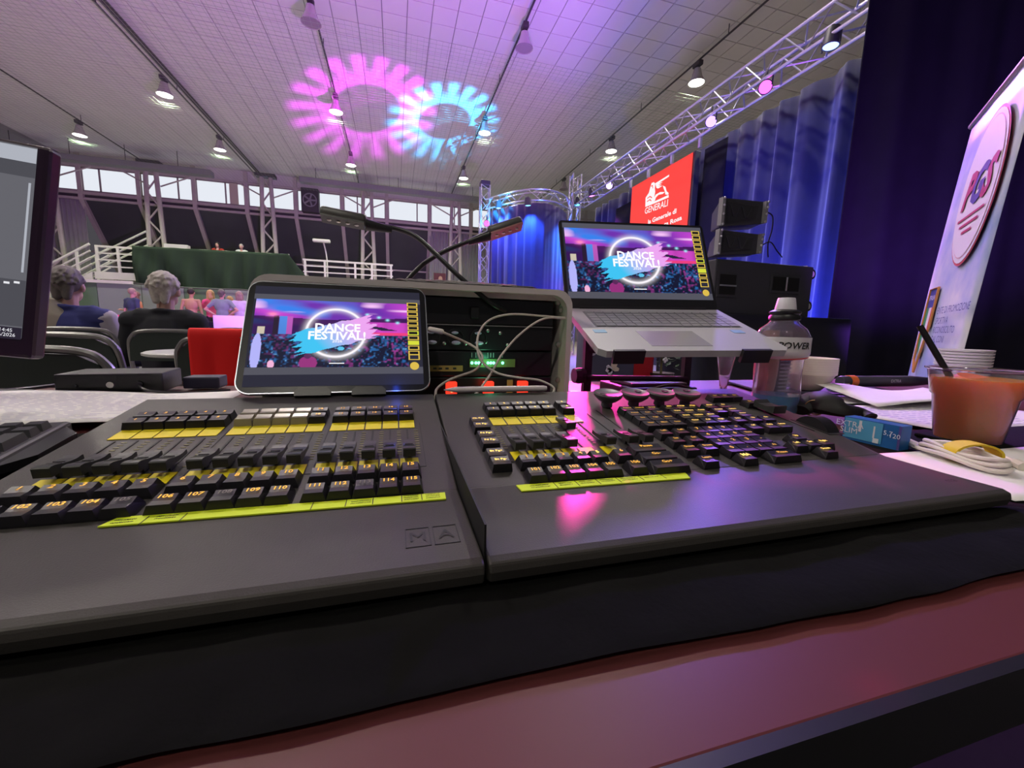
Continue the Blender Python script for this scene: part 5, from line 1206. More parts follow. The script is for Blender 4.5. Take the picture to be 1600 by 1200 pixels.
for t, x, z in (('14:45', -0.033, 0.041), ('07/06/2026', -0.038, 0.034)): text('display_lettering', t, 0.0075, emat('ui_text', (0.8, 0.8, 0.85), 1), mo, MM @ Matrix.Translation((x, -0.0026, z)) @ Matrix.Rotation(PI/2, 4, 'X'))
for x, z in ((-0.05, 0.112), (-0.036, 0.112), (-0.024, 0.114)): mrect('display_icon', emat('ui_text', (0.8, 0.8, 0.85), 1), x-0.004, x+0.003, z-0.0016, z+0.0016, -0.0026)
mb = MB(); mb.tube([MM @ Vector((-MW/2, 0.03, 0.12)), Vector((-0.79, 0.93, 0.86)), Vector((-0.79, 0.93, TZ+0.01))], 0.018, 10); mb.build('neck', m_black, mo)
mb = MB(); mb.rbox((-0.79, 0.90, TZ+0.007), (0.24, 0.20, 0.012), 0.004); mb.build('foot', m_black, mo)
# ---- keyboard at the left edge
kb = empty('keyboard', (-0.50, 0.52, TZ), 'black computer keyboard beside the fader wing at the left edge', 'keyboard')
KM = Matrix.Translation((-0.372, 0.595, TZ+0.014)) @ Matrix.Rotation(0.36, 4, 'Z')
KM = Matrix.Translation((-0.345, 0.455, TZ+0.010)) @ Matrix.Rotation(0.18, 4, 'Z') @ Matrix.Rotation(0.06, 4, 'X')
mb = MB(); mb.rbox((-0.22, 0.065, 0.006), (0.44, 0.16, 0.014), 0.004, M=KM); mb.build('case', mat('keyboard_grey', (0.05, 0.05, 0.056), 0.4), kb)
for r_ in range(6):
    for c_ in range(21):
        if 14.2 < c_ < 14.9: continue
        x = -0.0165-c_*0.0195-(0.006 if c_ > 3 else 0); y = 0.004+r_*0.0215
        hgt = 0.019; 
        if c_ == 0 and r_ in (1, 3): continue
        tall = c_ == 0 and r_ in (0, 2)
        mb = MB(); mb.frust((x, y+(0.0105 if tall else 0), 0.012), (0.0185, 0.0185+(0.021 if tall else 0)), (0.0135, 0.0130+(0.021 if tall else 0)), 0.009, (0, 0.001), M=KM)
        if x > -0.43: mb.build('key', mat('keycap', (0.035, 0.035, 0.040), 0.4), kb)
mb = MB(); mb.prism([(0.0, 0.0), (0.018, 0.03), (0.020, 0.10), (0.0, 0.13)], 0.002, 0.010, M=KM, axis='z'); mb.build('side_rest', m_black, kb)
# ---- small audio box and its cable
ab = empty('audio_box', (-0.545, 1.02, TZ), 'small black metal box with a round socket behind the papers', 'device')
AM = Matrix.Translation((-0.545, 1.0, TZ)) @ Matrix.Rotation(0.12, 4, 'Z')
mb = MB(); mb.rbox((0, 0.035, 0.024), (0.165, 0.11, 0.040), 0.003, M=AM); mb.build('case', mat('box_black', (0.022, 0.022, 0.024), 0.35, bump=(200, 0.3, 0.001)), ab)
for x, r in ((-0.052, 0.003), (0.0, 0.006), (0.045, 0.006)):
    mb = MB(); mb.lathe([(r*0.3, 0.003), (r, 0.003), (r*1.1, 0)], seg=14, M=Matrix.Rotation(PI/2, 4, 'X')); mb.v = [AM @ (v+Vector((x, -0.020, 0.022))) for v in mb.v]; mb.build('socket', m_metal if x == 0 else m_black, ab)
mb = MB(); mb.tube(spline([AM @ Vector((0.045, -0.024, 0.02)), AM @ Vector((0.07, -0.05, 0.012)), AM @ Vector((0.13, -0.05, 0.006)), AM @ Vector((0.20, -0.03, 0.006))], 6), 0.0028, 6); mb.build('lead', m_black, ab)
mb = MB(); mb.rbox((-0.42, 1.08, TZ+0.014), (0.07, 0.05, 0.026), 0.003); one('power_adapter', mat('adapter_blue_black', (0.03, 0.03, 0.06), 0.4), 'small dark power adapter beside the black metal box', 'adapter', mb)
mb = MB(); mb.tube(spline([(-1.0, 1.03, TZ+0.006), (-0.85, 1.06, TZ+0.006), (-0.74, 1.03, TZ+0.006), (-0.70, 1.12, TZ+0.006)], 6), 0.004, 6); one('power_cord', m_black, 'black cord lying on the far left of the table', 'cable', mb)  # a loose power cord
mb = MB(); mb.ell((-0.305, 0.60, TZ+0.012), (0.022, 0.012, 0.010)); one('plastic_toy', mat('red_plastic', (0.30, 0.02, 0.02), 0.4), 'small dull red object between the keyboard and the fader wing', 'toy', mb, smooth=True)
# ------------------------------------------------------------------ things on the right of the desk
# orange drink
cup = empty('plastic_cup', (0.832, 0.388, TZ), 'clear plastic cup with an orange drink beside the console', 'cup')
cx, cy, ch = 0.832, 0.388, 0.112
cz = TZ+0.001
mb = MB(); mb.lathe([(0.034, 0.0), (0.0360, 0.002), (0.0450, 0.070), (0.0480, 0.073), (0.0540, 0.108), (0.0575, 0.110), (0.0575, 0.112), (0.0535, 0.112), (0.0470, 0.076), (0.0440, 0.072), (0.0350, 0.0035), (0.001, 0.003)], (cx, cy, cz), 40); mb.build('cup_wall', m_clear, cup, smooth=True)
m_dr = mat('orange_drink', (1.0, 0.30, 0.002), 0.12, trans=0.12, ior=1.3)
m_dr.node_tree.nodes['Principled BSDF'].inputs['Subsurface Weight'].default_value = 0.7
m_dr.node_tree.nodes['Principled BSDF'].inputs['Subsurface Radius'].default_value = (0.06, 0.02, 0.004)
m_dr.node_tree.nodes['Principled BSDF'].inputs['Subsurface Scale'].default_value = 1.0
mb = MB(); mb.lathe([(0.001, 0.0038), (0.0345, 0.0042), (0.0434, 0.0715), (0.0465, 0.0755), (0.0508, 0.098), (0.001, 0.0975)], (cx, cy, cz), 36); mb.build('drink', m_dr, cup, smooth=True)
mb = MB(); mb.lathe([(0.001, 0.0), (0.030, 0.0), (0.032, 0.004), (0.030, 0.008), (0.001, 0.008)], (cx+0.006, cy-0.004, cz+0.088), 20, M=Matrix.Rotation(0.25, 4, 'X')); mb.build('orange_slice', mat('orange_peel', (0.75, 0.16, 0.02), 0.5), cup, smooth=True)
vd = Vector((cx, cy, 0)).normalized(); rt_ = Vector((vd.y, -vd.x, 0)); sb = Vector((cx, cy, cz+0.005))+rt_*0.022
d_ = Vector(ray(1437, 509)); stp = Vector(CC)+d_*((Vector((cx, cy, 0)).length-0.002)/d_.dot(vd))
mb = MB(); mb.tube([sb, sb.lerp(stp, 0.5), stp], 0.0042, 10); one('drinking_straw', mat('straw_black', (0.012, 0.011, 0.014), 0.35), 'black drinking straw standing in the orange drink', 'straw', mb, smooth=True)
# sports bottle
bx, by = 0.735, 0.632
bo = empty('sports_bottle', (bx, by, TZ), 'nearly empty clear sports bottle with a black and white cap', 'bottle')
z0 = TZ+0.001
prof = [(0.036, 0.0), (0.041, 0.003), (0.043, 0.012), (0.0415, 0.045), (0.0395, 0.078), (0.0405, 0.105), (0.046, 0.118), (0.0475, 0.140), (0.0465, 0.152), (0.040, 0.166), (0.028, 0.176), (0.0235, 0.182), (0.0235, 0.186)]
mb = MB(); mb.lathe(prof+[(r-0.0012, z-0.0002) for r, z in prof[::-1]], (bx, by, z0), 36, cap=False)
mb.lathe([(0.001, 0.0), (0.036, 0.0)], (bx, by, z0), 36, cap=False); mb.build('bottle_wall', m_clear, bo, smooth=True)
mb = MB(); mb.lathe([(0.001, 0.0015), (0.036, 0.002), (0.040, 0.005), (0.0412, 0.013), (0.0402, 0.036), (0.001, 0.036)], (bx, by, z0), 32); mb.build('blue_water', mat('blue_liquid', (0.10, 0.52, 0.80), 0.05, trans=0.6, ior=1.2), bo, smooth=True)
def wrap(u, v): a = -PI*0.98+PI*1.05*u; zz = 0.108+0.042*v; r = 0.0485+0.0004; r = 0.0415+(0.0070*min(1, max(0, (zz-0.104)/0.014))) ; return (bx+r*math.cos(a), by+r*math.sin(a), z0+zz)
mb = MB(); mb.grid(wrap, 30, 8); lbl = mb.build('label', mat('label_white', (0.72, 0.70, 0.72), 0.4), bo, smooth=2)
me = text_mesh('POWER', 0.017, bold=0.02, shear=0.15).copy()
for v in me.vertices: a = -1.95+v.co.x/0.049; v.co = Vector((bx+0.0494*math.cos(a), by+0.0494*math.sin(a), z0+0.134+v.co.y))-wloc(lbl)
o = link('lettering', me, m_ink, lbl)
mb = MB()
for k in range(9): 
    zz = z0+0.116+0.0036*k; q = [(-1.02, zz), (-0.80, zz), (-0.80, zz+0.0016), (-1.02, zz+0.0016)]
    mb.quad(*[(bx+0.0493*math.cos(a), by+0.0493*math.sin(a), z) for a, z in q])
mb.build('printed_text', mat('label_grey_print', (0.25, 0.22, 0.24), 0.6), lbl)
mb = MB(); mb.tube([(bx+0.0455*math.cos(a), by+0.0455*math.sin(a), z0+0.1085+0.004*(a+2)) for a in [-2.4+1.4*i/10 for i in range(11)]], 0.0012, 6); mb.build('red_stripe', mat('stripe_red', (0.55, 0.03, 0.04), 0.5), lbl)
mb = MB(); mb.lathe([(0.0245, 0.182), (0.027, 0.184), (0.027, 0.190), (0.0245, 0.193), (0.027, 0.196), (0.027, 0.199), (0.019, 0.203), (0.001, 0.203)], (bx, by, z0), 28); mb.build('cap_ring', m_black, bo, smooth=True)
mb = MB(); mb.lathe([(0.0185, 0.203), (0.0180, 0.207), (0.0150, 0.224), (0.0140, 0.2255), (0.001, 0.2255)], (bx, by, z0), 24); mb.build('cap', mat('cap_white', (0.72, 0.70, 0.76), 0.4), bo, smooth=True)
# cream bowls, nested
m_cream = mat('cream_bowl', (0.74, 0.66, 0.56), 0.45)
bwc = (1.085, 0.845)
pr = [(0.022, 0.0), (0.034, 0.002), (0.052, 0.022), (0.062, 0.044), (0.066, 0.046), (0.0665, 0.052), (0.064, 0.052), (0.060, 0.046), (0.050, 0.024), (0.033, 0.0045), (0.001, 0.004)]
for k in range(7):
    mb = MB(); mb.lathe(pr, (bwc[0], bwc[1], TZ+0.007+k*0.0062), 30)
    one('paper_bowl', m_cream, ('topmost' if k == 6 else 'bottom' if k == 0 else ['', 'second', 'third', 'fourth', 'fifth', 'sixth'][k]+' from the bottom')+' of the nested cream bowls behind the sports bottle', 'bowl', mb, group='nested cream bowls', smooth=True, base=(bwc[0], bwc[1], TZ+0.007+k*0.0062))
# white cups, nested
m_wcup = mat('white_cup', (0.78, 0.76, 0.80), 0.4)
wc = Vector((1.50, 0.735))
pr = [(0.034, 0.0), (0.036, 0.001), (0.052, 0.052), (0.0555, 0.053), (0.0560, 0.058), (0.053, 0.058), (0.050, 0.052), (0.034, 0.003), (0.001, 0.0025)]
for k in range(10):
    mb = MB(); mb.lathe(pr, (wc.x, wc.y, TZ+0.001+k*0.0078), 28)
    one('white_cup', m_wcup, ('topmost' if k == 9 else 'bottom' if k == 0 else ['', 'second', 'third', 'fourth', 'fifth', 'sixth', 'seventh', 'eighth', 'ninth'][k]+' from the bottom')+' of the nested white plastic bowls behind the orange drink', 'cup', mb, group='nested white cups', smooth=True, base=(wc.x, wc.y, TZ+0.001+k*0.0078))
# dark tube with orange ring
tu = empty('umbrella_tube', (1.40, 0.85, TZ), 'dark tubular umbrella with an orange ring lying behind the papers', 'umbrella')
A, B = Vector((1.235, 0.862, TZ+0.026)), Vector((1.60, 0.846, TZ+0.026))
mb = MB(); mb.tube([A, A.lerp(B, 0.01), A.lerp(B, 0.5), A.lerp(B, 0.75), B], [0.014, 0.016, 0.0165, 0.0165, 0.010], 16); mb.build('shaft', mat('tube_slate', (0.045, 0.045, 0.060), 0.4), tu, smooth=True)
mb = MB(); mb.tube([A.lerp(B, 0.075), A.lerp(B, 0.135)], 0.0182, 18); mb.build('orange_ring', mat('ring_orange', (0.80, 0.17, 0.03), 0.45), tu, smooth=True)
text('lettering', 'EXTRA', 0.013, mat('print_silver', (0.6, 0.6, 0.65), 0.4), tu, frame(A.lerp(B, 0.52)+Vector((0, -0.0168, 0.002)), B-A, (0, 0, 1)))
# clear dome lid
mb = MB(); mb.lathe([(0.040, 0.0), (0.042, 0.002), (0.030, 0.004), (0.012, 0.012), (0.007, 0.022), (0.006, 0.022), (0.010, 0.012), (0.028, 0.003)], (1.165, 0.795, TZ+0.009), 28); one('glass_foot', m_clear, 'small clear plastic glass foot lying on the dark folder', 'lid', mb, smooth=True)
# black key pouch with gold ring
kp = empty('key_pouch', (0.87, 0.62, TZ), 'black leather strap pouch with a gold key ring beside the bottle', 'pouch')
ctr = [onz(1250, 641, TZ+0.012), onz(1268, 628, TZ+0.026), onz(1292, 631, TZ+0.028), onz(1318, 640, TZ+0.022), onz(1345, 643, TZ+0.018), onz(1362, 653, TZ+0.010)]
mb = MB(); mb.tube(spline(ctr, 6), [0.010]+[0.012+0.006*math.sin(i/5.0) for i in range(29)]+[0.006], 12, flat=1.6); mb.build('strap', mat('black_leather', (0.014, 0.013, 0.013), 0.6), kp, smooth=True)
for dx, r in ((0, 0.017), (0.008, 0.013)):
    c = onz(1262+dx*400, 636, TZ+0.018); mb = MB(); mb.tube([c+Vector((r*math.cos(a)*0.8, -0.012-r*0.5*math.cos(a), r*math.sin(a)*0.9)) for a in [2*PI*i/24 for i in range(24)]], 0.0014, 6, closed=True); mb.build('gold_ring', mat('gold', (0.75, 0.50, 0.25), 0.25, metal=1.0), kp, smooth=True)
# blue carton
a_, b_2 = onz(1410, 668, TZ+0.034), onz(1320, 651, TZ+0.034); d = (b_2-a_); L = d.length; dn = d.normalized(); sdv = Vector((dn.y, -dn.x, 0)); sdv = sdv if sdv.x > 0 else -sdv
bxo = empty('blue_carton', (a_+b_2)/2+sdv*0.012-Vector((0, 0, 0.034)), 'small blue printed carton lying behind the console edge', 'carton')
def bxp(l, s, z): return Vector((a_.x, a_.y, TZ+0.001))+dn*l+sdv*s+Vector((0, 0, z))
def hexa(mb, f): mb.add([f(l, s, z) for z in (0, 1) for s in (0, 1) for l in (0, 1)], [(0, 1, 3, 2), (4, 6, 7, 5), (0, 4, 5, 1), (2, 3, 7, 6), (0, 2, 6, 4), (1, 5, 7, 3)]); return mb
mb = hexa(MB(), lambda l, s, z: bxp(l*L, s*0.024, z*0.034)); o = mb.build('carton', mat('carton_blue', (0.025, 0.14, 0.40), 0.35, nz=(25, 0.35)), bxo); fix_normals(o.data)
def bq(n, m, l0, l1, z0_, z1_): mb = MB(); mb.quad(bxp(l0*L, -0.0006, z0_*0.034), bxp(l1*L, -0.0006, z0_*0.034), bxp(l1*L, -0.0006, z1_*0.034), bxp(l0*L, -0.0006, z1_*0.034)); return mb.build(n, m, bxo)
m_bw = mat('carton_white', (0.75, 0.80, 0.85), 0.4); m_sky = mat('carton_sky', (0.10, 0.38, 0.62), 0.35)
bq('printed_panel', m_sky, 0.30, 0.98, 0.1, 0.97); 
for l, w, z_0, z_1 in ((0.66, 0.05, 0.45, 0.93), (0.34, 0.10, 0.10, 0.30), (0.42, 0.03, 0.3, 0.8)):
    mb = MB(); mb.quad(bxp(l*L, -0.001, z_0*0.034), bxp((l+w)*L, -0.001, z_0*0.034), bxp((l+w)*L, -0.001, z_1*0.034), bxp(l*L, -0.001, z_1*0.034)); mb.build('printed_tube', m_bw, bxo)
nrm = -sdv
for t, l, z, s in (('EXTRA', 0.88, 0.70, 0.012), ('SLIM', 0.88, 0.42, 0.012), ('5,7', 0.20, 0.62, 0.009), ('120', 0.09, 0.55, 0.009)):
    text('lettering', t, s, m_bw, bxo, frame(bxp(l*L, -0.0016, z*0.034), -dn, (0, 0, 1)))
bq('end_panel', mat('carton_violet', (0.10, 0.08, 0.28), 0.3), 0.0, 0.04, 0.0, 1.0)
# coiled white cable with yellow strap
co = empty('coiled_cable', (0.72, 0.33, TZ), 'coiled white cable tied with a yellow strap beside the console', 'cable')
ca, cb = onz(1438, 699, TZ+0.008), onz(1572, 742, TZ+0.008); cm = (ca+cb)/2; u_ = (cb-ca)/2; w_ = Vector((-u_.y, u_.x, 0)).normalized()
for k in range(5):
    sc = 1.0-0.05*k; zz = TZ+0.012+0.0042*(k % 3); mb = MB()
    mb.tube([cm+u_*sc*math.cos(t)+w_*(0.020-0.002*k)*math.sin(t)+Vector((0.002*k, 0, zz-cm.z+0.002*math.sin(3*t+k))) for t in [2*PI*i/40 for i in range(40)]], 0.0026, 8, closed=True); mb.build('loop', m_cab, co, smooth=True)
p1 = onz(1412, 692, TZ+0.012); mb = MB(); mb.tube(spline([ca, onz(1450, 696, TZ+0.012), onz(1520, 700, TZ+0.016), onz(1570, 715, TZ+0.012), onz(1592, 726, TZ+0.010)], 6), 0.0026, 8); mb.build('tail', m_cab, co, smooth=True)
mb = MB(); mb.tube([onz(1588, 724, TZ+0.010), onz(1602, 731, TZ+0.010)], 0.006, 8); mb.tube([ca-u_.normalized()*0.002, ca-u_.normalized()*0.022+Vector((0, 0, 0.002))], 0.0055, 8); mb.build('plug', m_cab, co)
ys = onz(1517, 712, TZ+0.014); mb = MB(); ax = u_.normalized()
ringp = [ys+w_*0.028*math.cos(t)+Vector((0, 0, 0.003+0.014*math.sin(t))) for t in [2*PI*i/24 for i in range(24)]]
n = len(ringp); ps = [p-ax*0.010 for p in ringp]+[p+ax*0.010 for p in ringp]+[p-ax*0.010+(p-ys)*-0.12 for p in ringp]+[p+ax*0.010+(p-ys)*-0.12 for p in ringp]
fs = []
for i in range(n): j = (i+1) % n; fs += [(i, j, n+j, n+i), (2*n+i, 3*n+i, 3*n+j, 2*n+j), (i, 2*n+i, 2*n+j, j), (n+i, n+j, 3*n+j, 3*n+i)]
mb.add(ps, fs); o = mb.build('yellow_strap', mat('velcro_yellow', (0.78, 0.55, 0.02), 0.7), co, smooth=True); fix_normals(o.data)
# snack packets, flute, bits behind the laptop
def packet(x0, x1, y, h, m, lab, band=None):
    def fn(s):
        return lambda u, v: (x0+(x1-x0)*u, y+s*0.022*(math.sin(PI*u)**0.5)*(math.sin(PI*min(max(v*1.08-0.04, 0), 1))**0.5), TZ+0.001+h*v)
    e = empty('snack_packet', ((x0+x1)/2, y, TZ), lab, 'packet'); mb = MB(); mb.grid(fn(-1), 8, 12); mb.grid(fn(1), 8, 12); mb.build('bag', m, e, smooth=2)
    if band:
        mb = MB()
        for k in range(14): z = TZ+0.02+k*0.009; mb.quad((x0+0.2*(x1-x0), y-0.0225, z), (x1-0.2*(x1-x0), y-0.0225, z), (x1-0.2*(x1-x0), y-0.0225, z+0.003), (x0+0.2*(x1-x0), y-0.0225, z+0.003))
        mb.build('printed_text', mat('packet_print', (0.25, 0.25, 0.30), 0.5), e)
packet(0.815, 0.875, 0.76, 0.165, mat('packet_amber', (0.22, 0.10, 0.035), 0.4, nz=(30, 0.7)), 'amber brown snack packet standing left of the black packet')
packet(0.872, 0.94, 0.78, 0.165, mat('packet_black', (0.02, 0.018, 0.025), 0.3), 'black snack packet with small print standing behind the console', True)
packet(0.925, 0.975, 0.81, 0.165, mat('packet_brown', (0.16, 0.06, 0.025), 0.4, nz=(30, 0.6)), 'brown snack packet standing beside the sports bottle')
mb = MB(); mb.lathe([(0.020, 0), (0.021, 0.002), (0.006, 0.005), (0.009, 0.03), (0.012, 0.05), (0.013, 0.056), (0.024, 0.12), (0.0225, 0.12), (0.012, 0.058), (0.008, 0.03), (0.001, 0.02)], (0.765, 0.80, TZ+0.001), 24); one('plastic_flute', m_clear, 'clear plastic flute glass standing behind the command console', 'glass', mb, smooth=True)
# low bench behind the desk with floral bag, red bag and plant
bn_ = empty('bench', (1.6, 1.72, 0), 'dark low bench behind the desk carrying bags and a plant', 'bench')
mb = MB(); mb.rbox((1.55, 1.75, 0.60), (1.5, 0.42, 0.04), 0.006); mb.build('bench_top', m_duct, bn_)
for x in (0.9, 2.2):
    for y in (1.58, 1.92): mb = MB(); mb.tube([(x, y, 0), (x, y, 0.58)], 0.018, 8); mb.build('leg', m_black, bn_)
P0 = ony(968, 575, 1.62)
fbg = empty('floral_bag', (P0.x, 1.70, 0.62), 'slate blue bag printed with pale blossoms behind the laptop stand', 'bag')
mb = MB(); mb.rbox((P0.x-0.02, 1.72, 0.62+0.16), (0.26, 0.14, 0.32), 0.04, 3); mb.build('body', mat('bag_slate', (0.075, 0.075, 0.13), 0.7), fbg, smooth=True)
mb = MB(); mb.tube(spline([(P0.x-0.10, 1.70, 0.93), (P0.x-0.08, 1.69, 1.0), (P0.x+0.04, 1.69, 1.0), (P0.x+0.06, 1.70, 0.93)], 6), 0.010, 8); mb.build('handle', m_black, fbg)
def petal(c, a, l, w, m, par):
    mb = MB(); q = [(0, 0), (l*0.3, w*0.45), (l*0.7, w*0.5), (l, 0.1*w), (l*0.85, -w*0.4), (l*0.35, -w*0.4)]
    mb.prism([(c.x+x*math.cos(a)-y*math.sin(a), c.z+x*math.sin(a)+y*math.cos(a)) for x, y in q], c.y, c.y+0.003, axis='y'); mb.build('petal', m, par)
m_bl, m_cr = mat('petal_lilac', (0.62, 0.60, 0.74), 0.6), mat('petal_cream', (0.66, 0.60, 0.50), 0.6)
c = ony(957, 578, 1.645)
for a, l, w, m in ((1.2, 0.055, 0.032, m_cr), (2.6, 0.035, 0.022, m_bl), (3.2, 0.035, 0.024, m_bl), (3.9, 0.03, 0.022, m_bl), (0.1, 0.035, 0.022, m_cr)): petal(c, a, l, w, m, fbg)
c = ony(926, 556, 1.645)
for a in (0.8, 1.5, 2.4, 3.4): petal(c, a, 0.03, 0.014, m_bl, fbg)
c = ony(955, 550, 1.645); petal(c, -1.3, 0.02, 0.022, m_bl, fbg)
P1 = ony(1003, 575, 1.66); rb = empty('red_bag', (P1.x, 1.72, 0.62), 'bright red bag standing behind the laptop stand', 'bag')
mb = MB(); mb.rbox((P1.x+0.01, 1.74, 0.62+0.15), (0.15, 0.12, 0.30), 0.02, 3); mb.build('body', mat('bag_red', (0.42, 0.008, 0.015), 0.5), rb, smooth=True)
mb = MB(); mb.tube(spline([(P1.x-0.03, 1.68, 0.90), (P1.x-0.02, 1.67, 0.97), (P1.x+0.04, 1.67, 0.97), (P1.x+0.05, 1.68, 0.90)], 5), 0.006, 6); mb.build('handle', mat('bag_red', (0.42, 0.008, 0.015), 0.5), rb)
P2 = ony(1042, 570, 1.64); pt = empty('potted_plant', (P2.x, 1.66, 0.62), 'dark leafy potted plant with small white flowers behind the laptop', 'plant')
mb = MB(); mb.lathe([(0.045, 0), (0.06, 0.08), (0.062, 0.085), (0.05, 0.08), (0.001, 0.075)], (P2.x, 1.68, 0.62), 18); mb.build('pot', mat('pot_dark', (0.05, 0.03, 0.03), 0.6), pt)
r = random.Random(11); mlf = [mat('leaf_dark', (0.018, 0.055, 0.022), 0.45), mat('leaf_mid', (0.05, 0.11, 0.05), 0.45), mat('leaf_olive', (0.16, 0.15, 0.06), 0.5)]
for k in range(70):
    a = r.uniform(0, 2*PI); R_ = r.uniform(0.01, 0.085); z = 0.72+r.uniform(0, 0.22); c = Vector((P2.x+R_*math.cos(a), 1.68+R_*math.sin(a)*0.7-0.02, z))
    dq = Vector((math.cos(a), math.sin(a), r.uniform(-0.5, 0.7))).normalized(); s_ = dq.cross(Vector((0, 0, 1))).normalized(); l = r.uniform(0.025, 0.05)
    up_ = s_.cross(dq); mb = MB(); mb.add([c, c+dq*l*0.4+s_*l*0.28, c+dq*l, c+dq*l*0.4-s_*l*0.28, c+dq*l*0.45+up_*-0.004], [(0, 1, 4), (1, 2, 4), (2, 3, 4), (3, 0, 4)]); mb.build('leaf', mlf[0 if k % 9 else 2] if k % 3 else mlf[1], pt)
for k in range(7):
    c = Vector((P2.x-0.05+r.uniform(-0.03, 0.05), 1.585+r.uniform(0, 0.02), 0.80+r.uniform(-0.04, 0.14))); mb = MB()
    for q in range(4): a = q*PI/2+k; mb.ell(c+Vector((0.008*math.cos(a), 0, 0.008*math.sin(a))), (0.007, 0.003, 0.007), nu=6, nv=4)
    mb.build('flower', mat('flower_white', (0.75, 0.72, 0.8), 0.5), pt)
mb = MB(); mb.tube([(P2.x, 1.68, 0.69), (P2.x-0.005, 1.68, 0.86)], 0.006, 6); mb.build('stem', mlf[2], pt)
# ------------------------------------------------------------------ folding chairs, small tables
m_chair = mat('chair_vinyl', (0.020, 0.030, 0.026), 0.45); m_cfr = mat('chair_frame', (0.20, 0.20, 0.20), 0.35, metal=0.6)
def folding_chair():
    e = empty('folding_chair'); w = 0.225
    back = [(-w, -0.20, 0.45), (-w, -0.245, 0.72), (-w+0.02, -0.255, 0.80), (-w+0.075, -0.26, 0.835), (0, -0.262, 0.842), (w-0.075, -0.26, 0.835), (w-0.02, -0.255, 0.80), (w, -0.245, 0.72), (w, -0.20, 0.45)]
    mb = MB(); mb.tube(spline(back, 5), 0.0125, 8); mb.build('back_frame', m_cfr, e, smooth=True)
    pn = [(-w+0.005, 0.64), (-w+0.008, 0.74), (-w+0.03, 0.795), (-w+0.085, 0.825), (0, 0.83), (w-0.085, 0.825), (w-0.03, 0.795), (w-0.008, 0.74), (w-0.005, 0.64)]
    mb = MB(); mb.prism(pn, -0.262, -0.245, axis='y'); o = mb.build('backrest', m_chair, e); fix_normals(o.data)
    mb = MB(); mb.rbox((0, 0.0, 0.445), (0.40, 0.38, 0.03), 0.012); mb.build('seat', m_chair, e)
    for s in (-1, 1):
        mb = MB(); mb.tube([(s*w, -0.20, 0.45), (s*w, 0.22, 0.0)], 0.0115, 8); mb.build('leg', m_cfr, e)
        mb = MB(); mb.tube([(s*(w-0.03), 0.16, 0.44), (s*(w-0.03), -0.25, 0.0)], 0.0115, 8); mb.build('leg', m_cfr, e)
    for y, z in ((0.16, 0.065), (-0.19, 0.065)): mb = MB(); mb.tube([(-w+0.02, y, z), (w-0.02, y, z)], 0.008, 6); mb.build('stretcher', m_cfr, e)
    return e
proto = folding_chair(); first = True
for x, y, rz, lab in ((-1.42, 3.42, 0.05, 'dark folding chair of the man in the dark jacket'), (-1.99, 3.55, 0.0, 'dark folding chair of the man in the blue and beige shirt'),
                      (-1.36, 2.45, -0.10, 'dark green folding chair in the second row behind the monitor'), (-1.02, 1.75, -0.06, 'nearest dark green folding chair, partly hidden by the monitor'),
                      (-2.30, 4.45, 0.1, 'empty folding chair between the two seated men'), (-0.69, 2.38, -0.12, 'folding chair under the red cloth'), (-1.42, 4.55, 0.2, 'folding chair right of the man in the dark jacket'), (-0.86, 4.0, 0.0, 'folding chair of the person in white behind the tablet')):
    c = proto if first else copy_tree(proto); first = False
    c.scale = (1, 1, 0.955 if y < 2 else 0.975); c.location = (x, y, 0); c.rotation_euler = (0, 0, rz); tag(c, lab, 'chair', 'folding chairs in the audience')
# red cloth over a chair back
def redc(u, v):
    s = (u-0.5)*0.235; t = (v-0.5)*2; h = 0.265
    y = 2.10+0.022*math.cos(min(1, abs(t)*4)*PI/2)*(1 if t > 0 else -1)*0.6-0.02*(-1 if t < 0 else 1)*-1
    y = 2.126+(0.024 if t > 0 else -0.024)*min(1, abs(t)*8); z = 0.862-max(0, abs(t)-0.06)*h*1.05
    return (-0.755+s+0.012*math.sin(u*9)*abs(t), y-0.006*math.sin(u*12)*abs(t), z)
mb = MB(); mb.grid(redc, 24, 24); one('red_cloth', mat('red_felt', (0.80, 0.008, 0.008), 0.8), 'bright red cloth hung over a chair back beside the tablet', 'cloth', mb, smooth=2, solid=0.004)
rt = empty('round_table', (-1.10, 2.82, 0), 'small round grey table behind the black metal box', 'table')
mb = MB(); mb.lathe([(0.26, 0), (0.275, 0.006), (0.275, 0.018), (0.26, 0.024), (0.001, 0.024)], (-1.10, 2.82, 0.69), 32); mb.build('table_top', mat('table_grey', (0.46, 0.47, 0.44), 0.4), rt)
mb = MB(); mb.tube([(-1.1, 2.82, 0.0), (-1.1, 2.82, 0.69)], 0.03, 10); mb.lathe([(0.2, 0), (0.2, 0.015), (0.03, 0.03)], (-1.1, 2.82, 0), 20); mb.build('pedestal', m_black, rt)
mb = MB(); mb.rbox((-1.12, 2.80, 0.717), (0.16, 0.11, 0.004), 0.001, R=Matrix.Rotation(0.5, 3, 'Z')); one('leaflet', m_pap, 'white leaflet on the small round table', 'paper', mb)
jt = empty('jury_table', (-1.2, 5.2, 0), 'white topped table in front of the audience chairs', 'table')
mb = MB(); mb.rbox((-1.35, 5.1, 0.72), (1.3, 0.6, 0.03), 0.006); mb.build('table_top', mat('white_top', (0.70, 0.68, 0.74), 0.35), jt)
for x in (-1.9, -0.8):
    for y in (4.88, 5.32): mb = MB(); mb.tube([(x, y, 0), (x, y, 0.71)], 0.018, 8); mb.build('leg', m_metal, jt)
lp = empty('white_laptop', (-1.45, 5.0, 0.735), 'small open white laptop on the jury table', 'laptop')
q = ony(357, 507, 4.95)
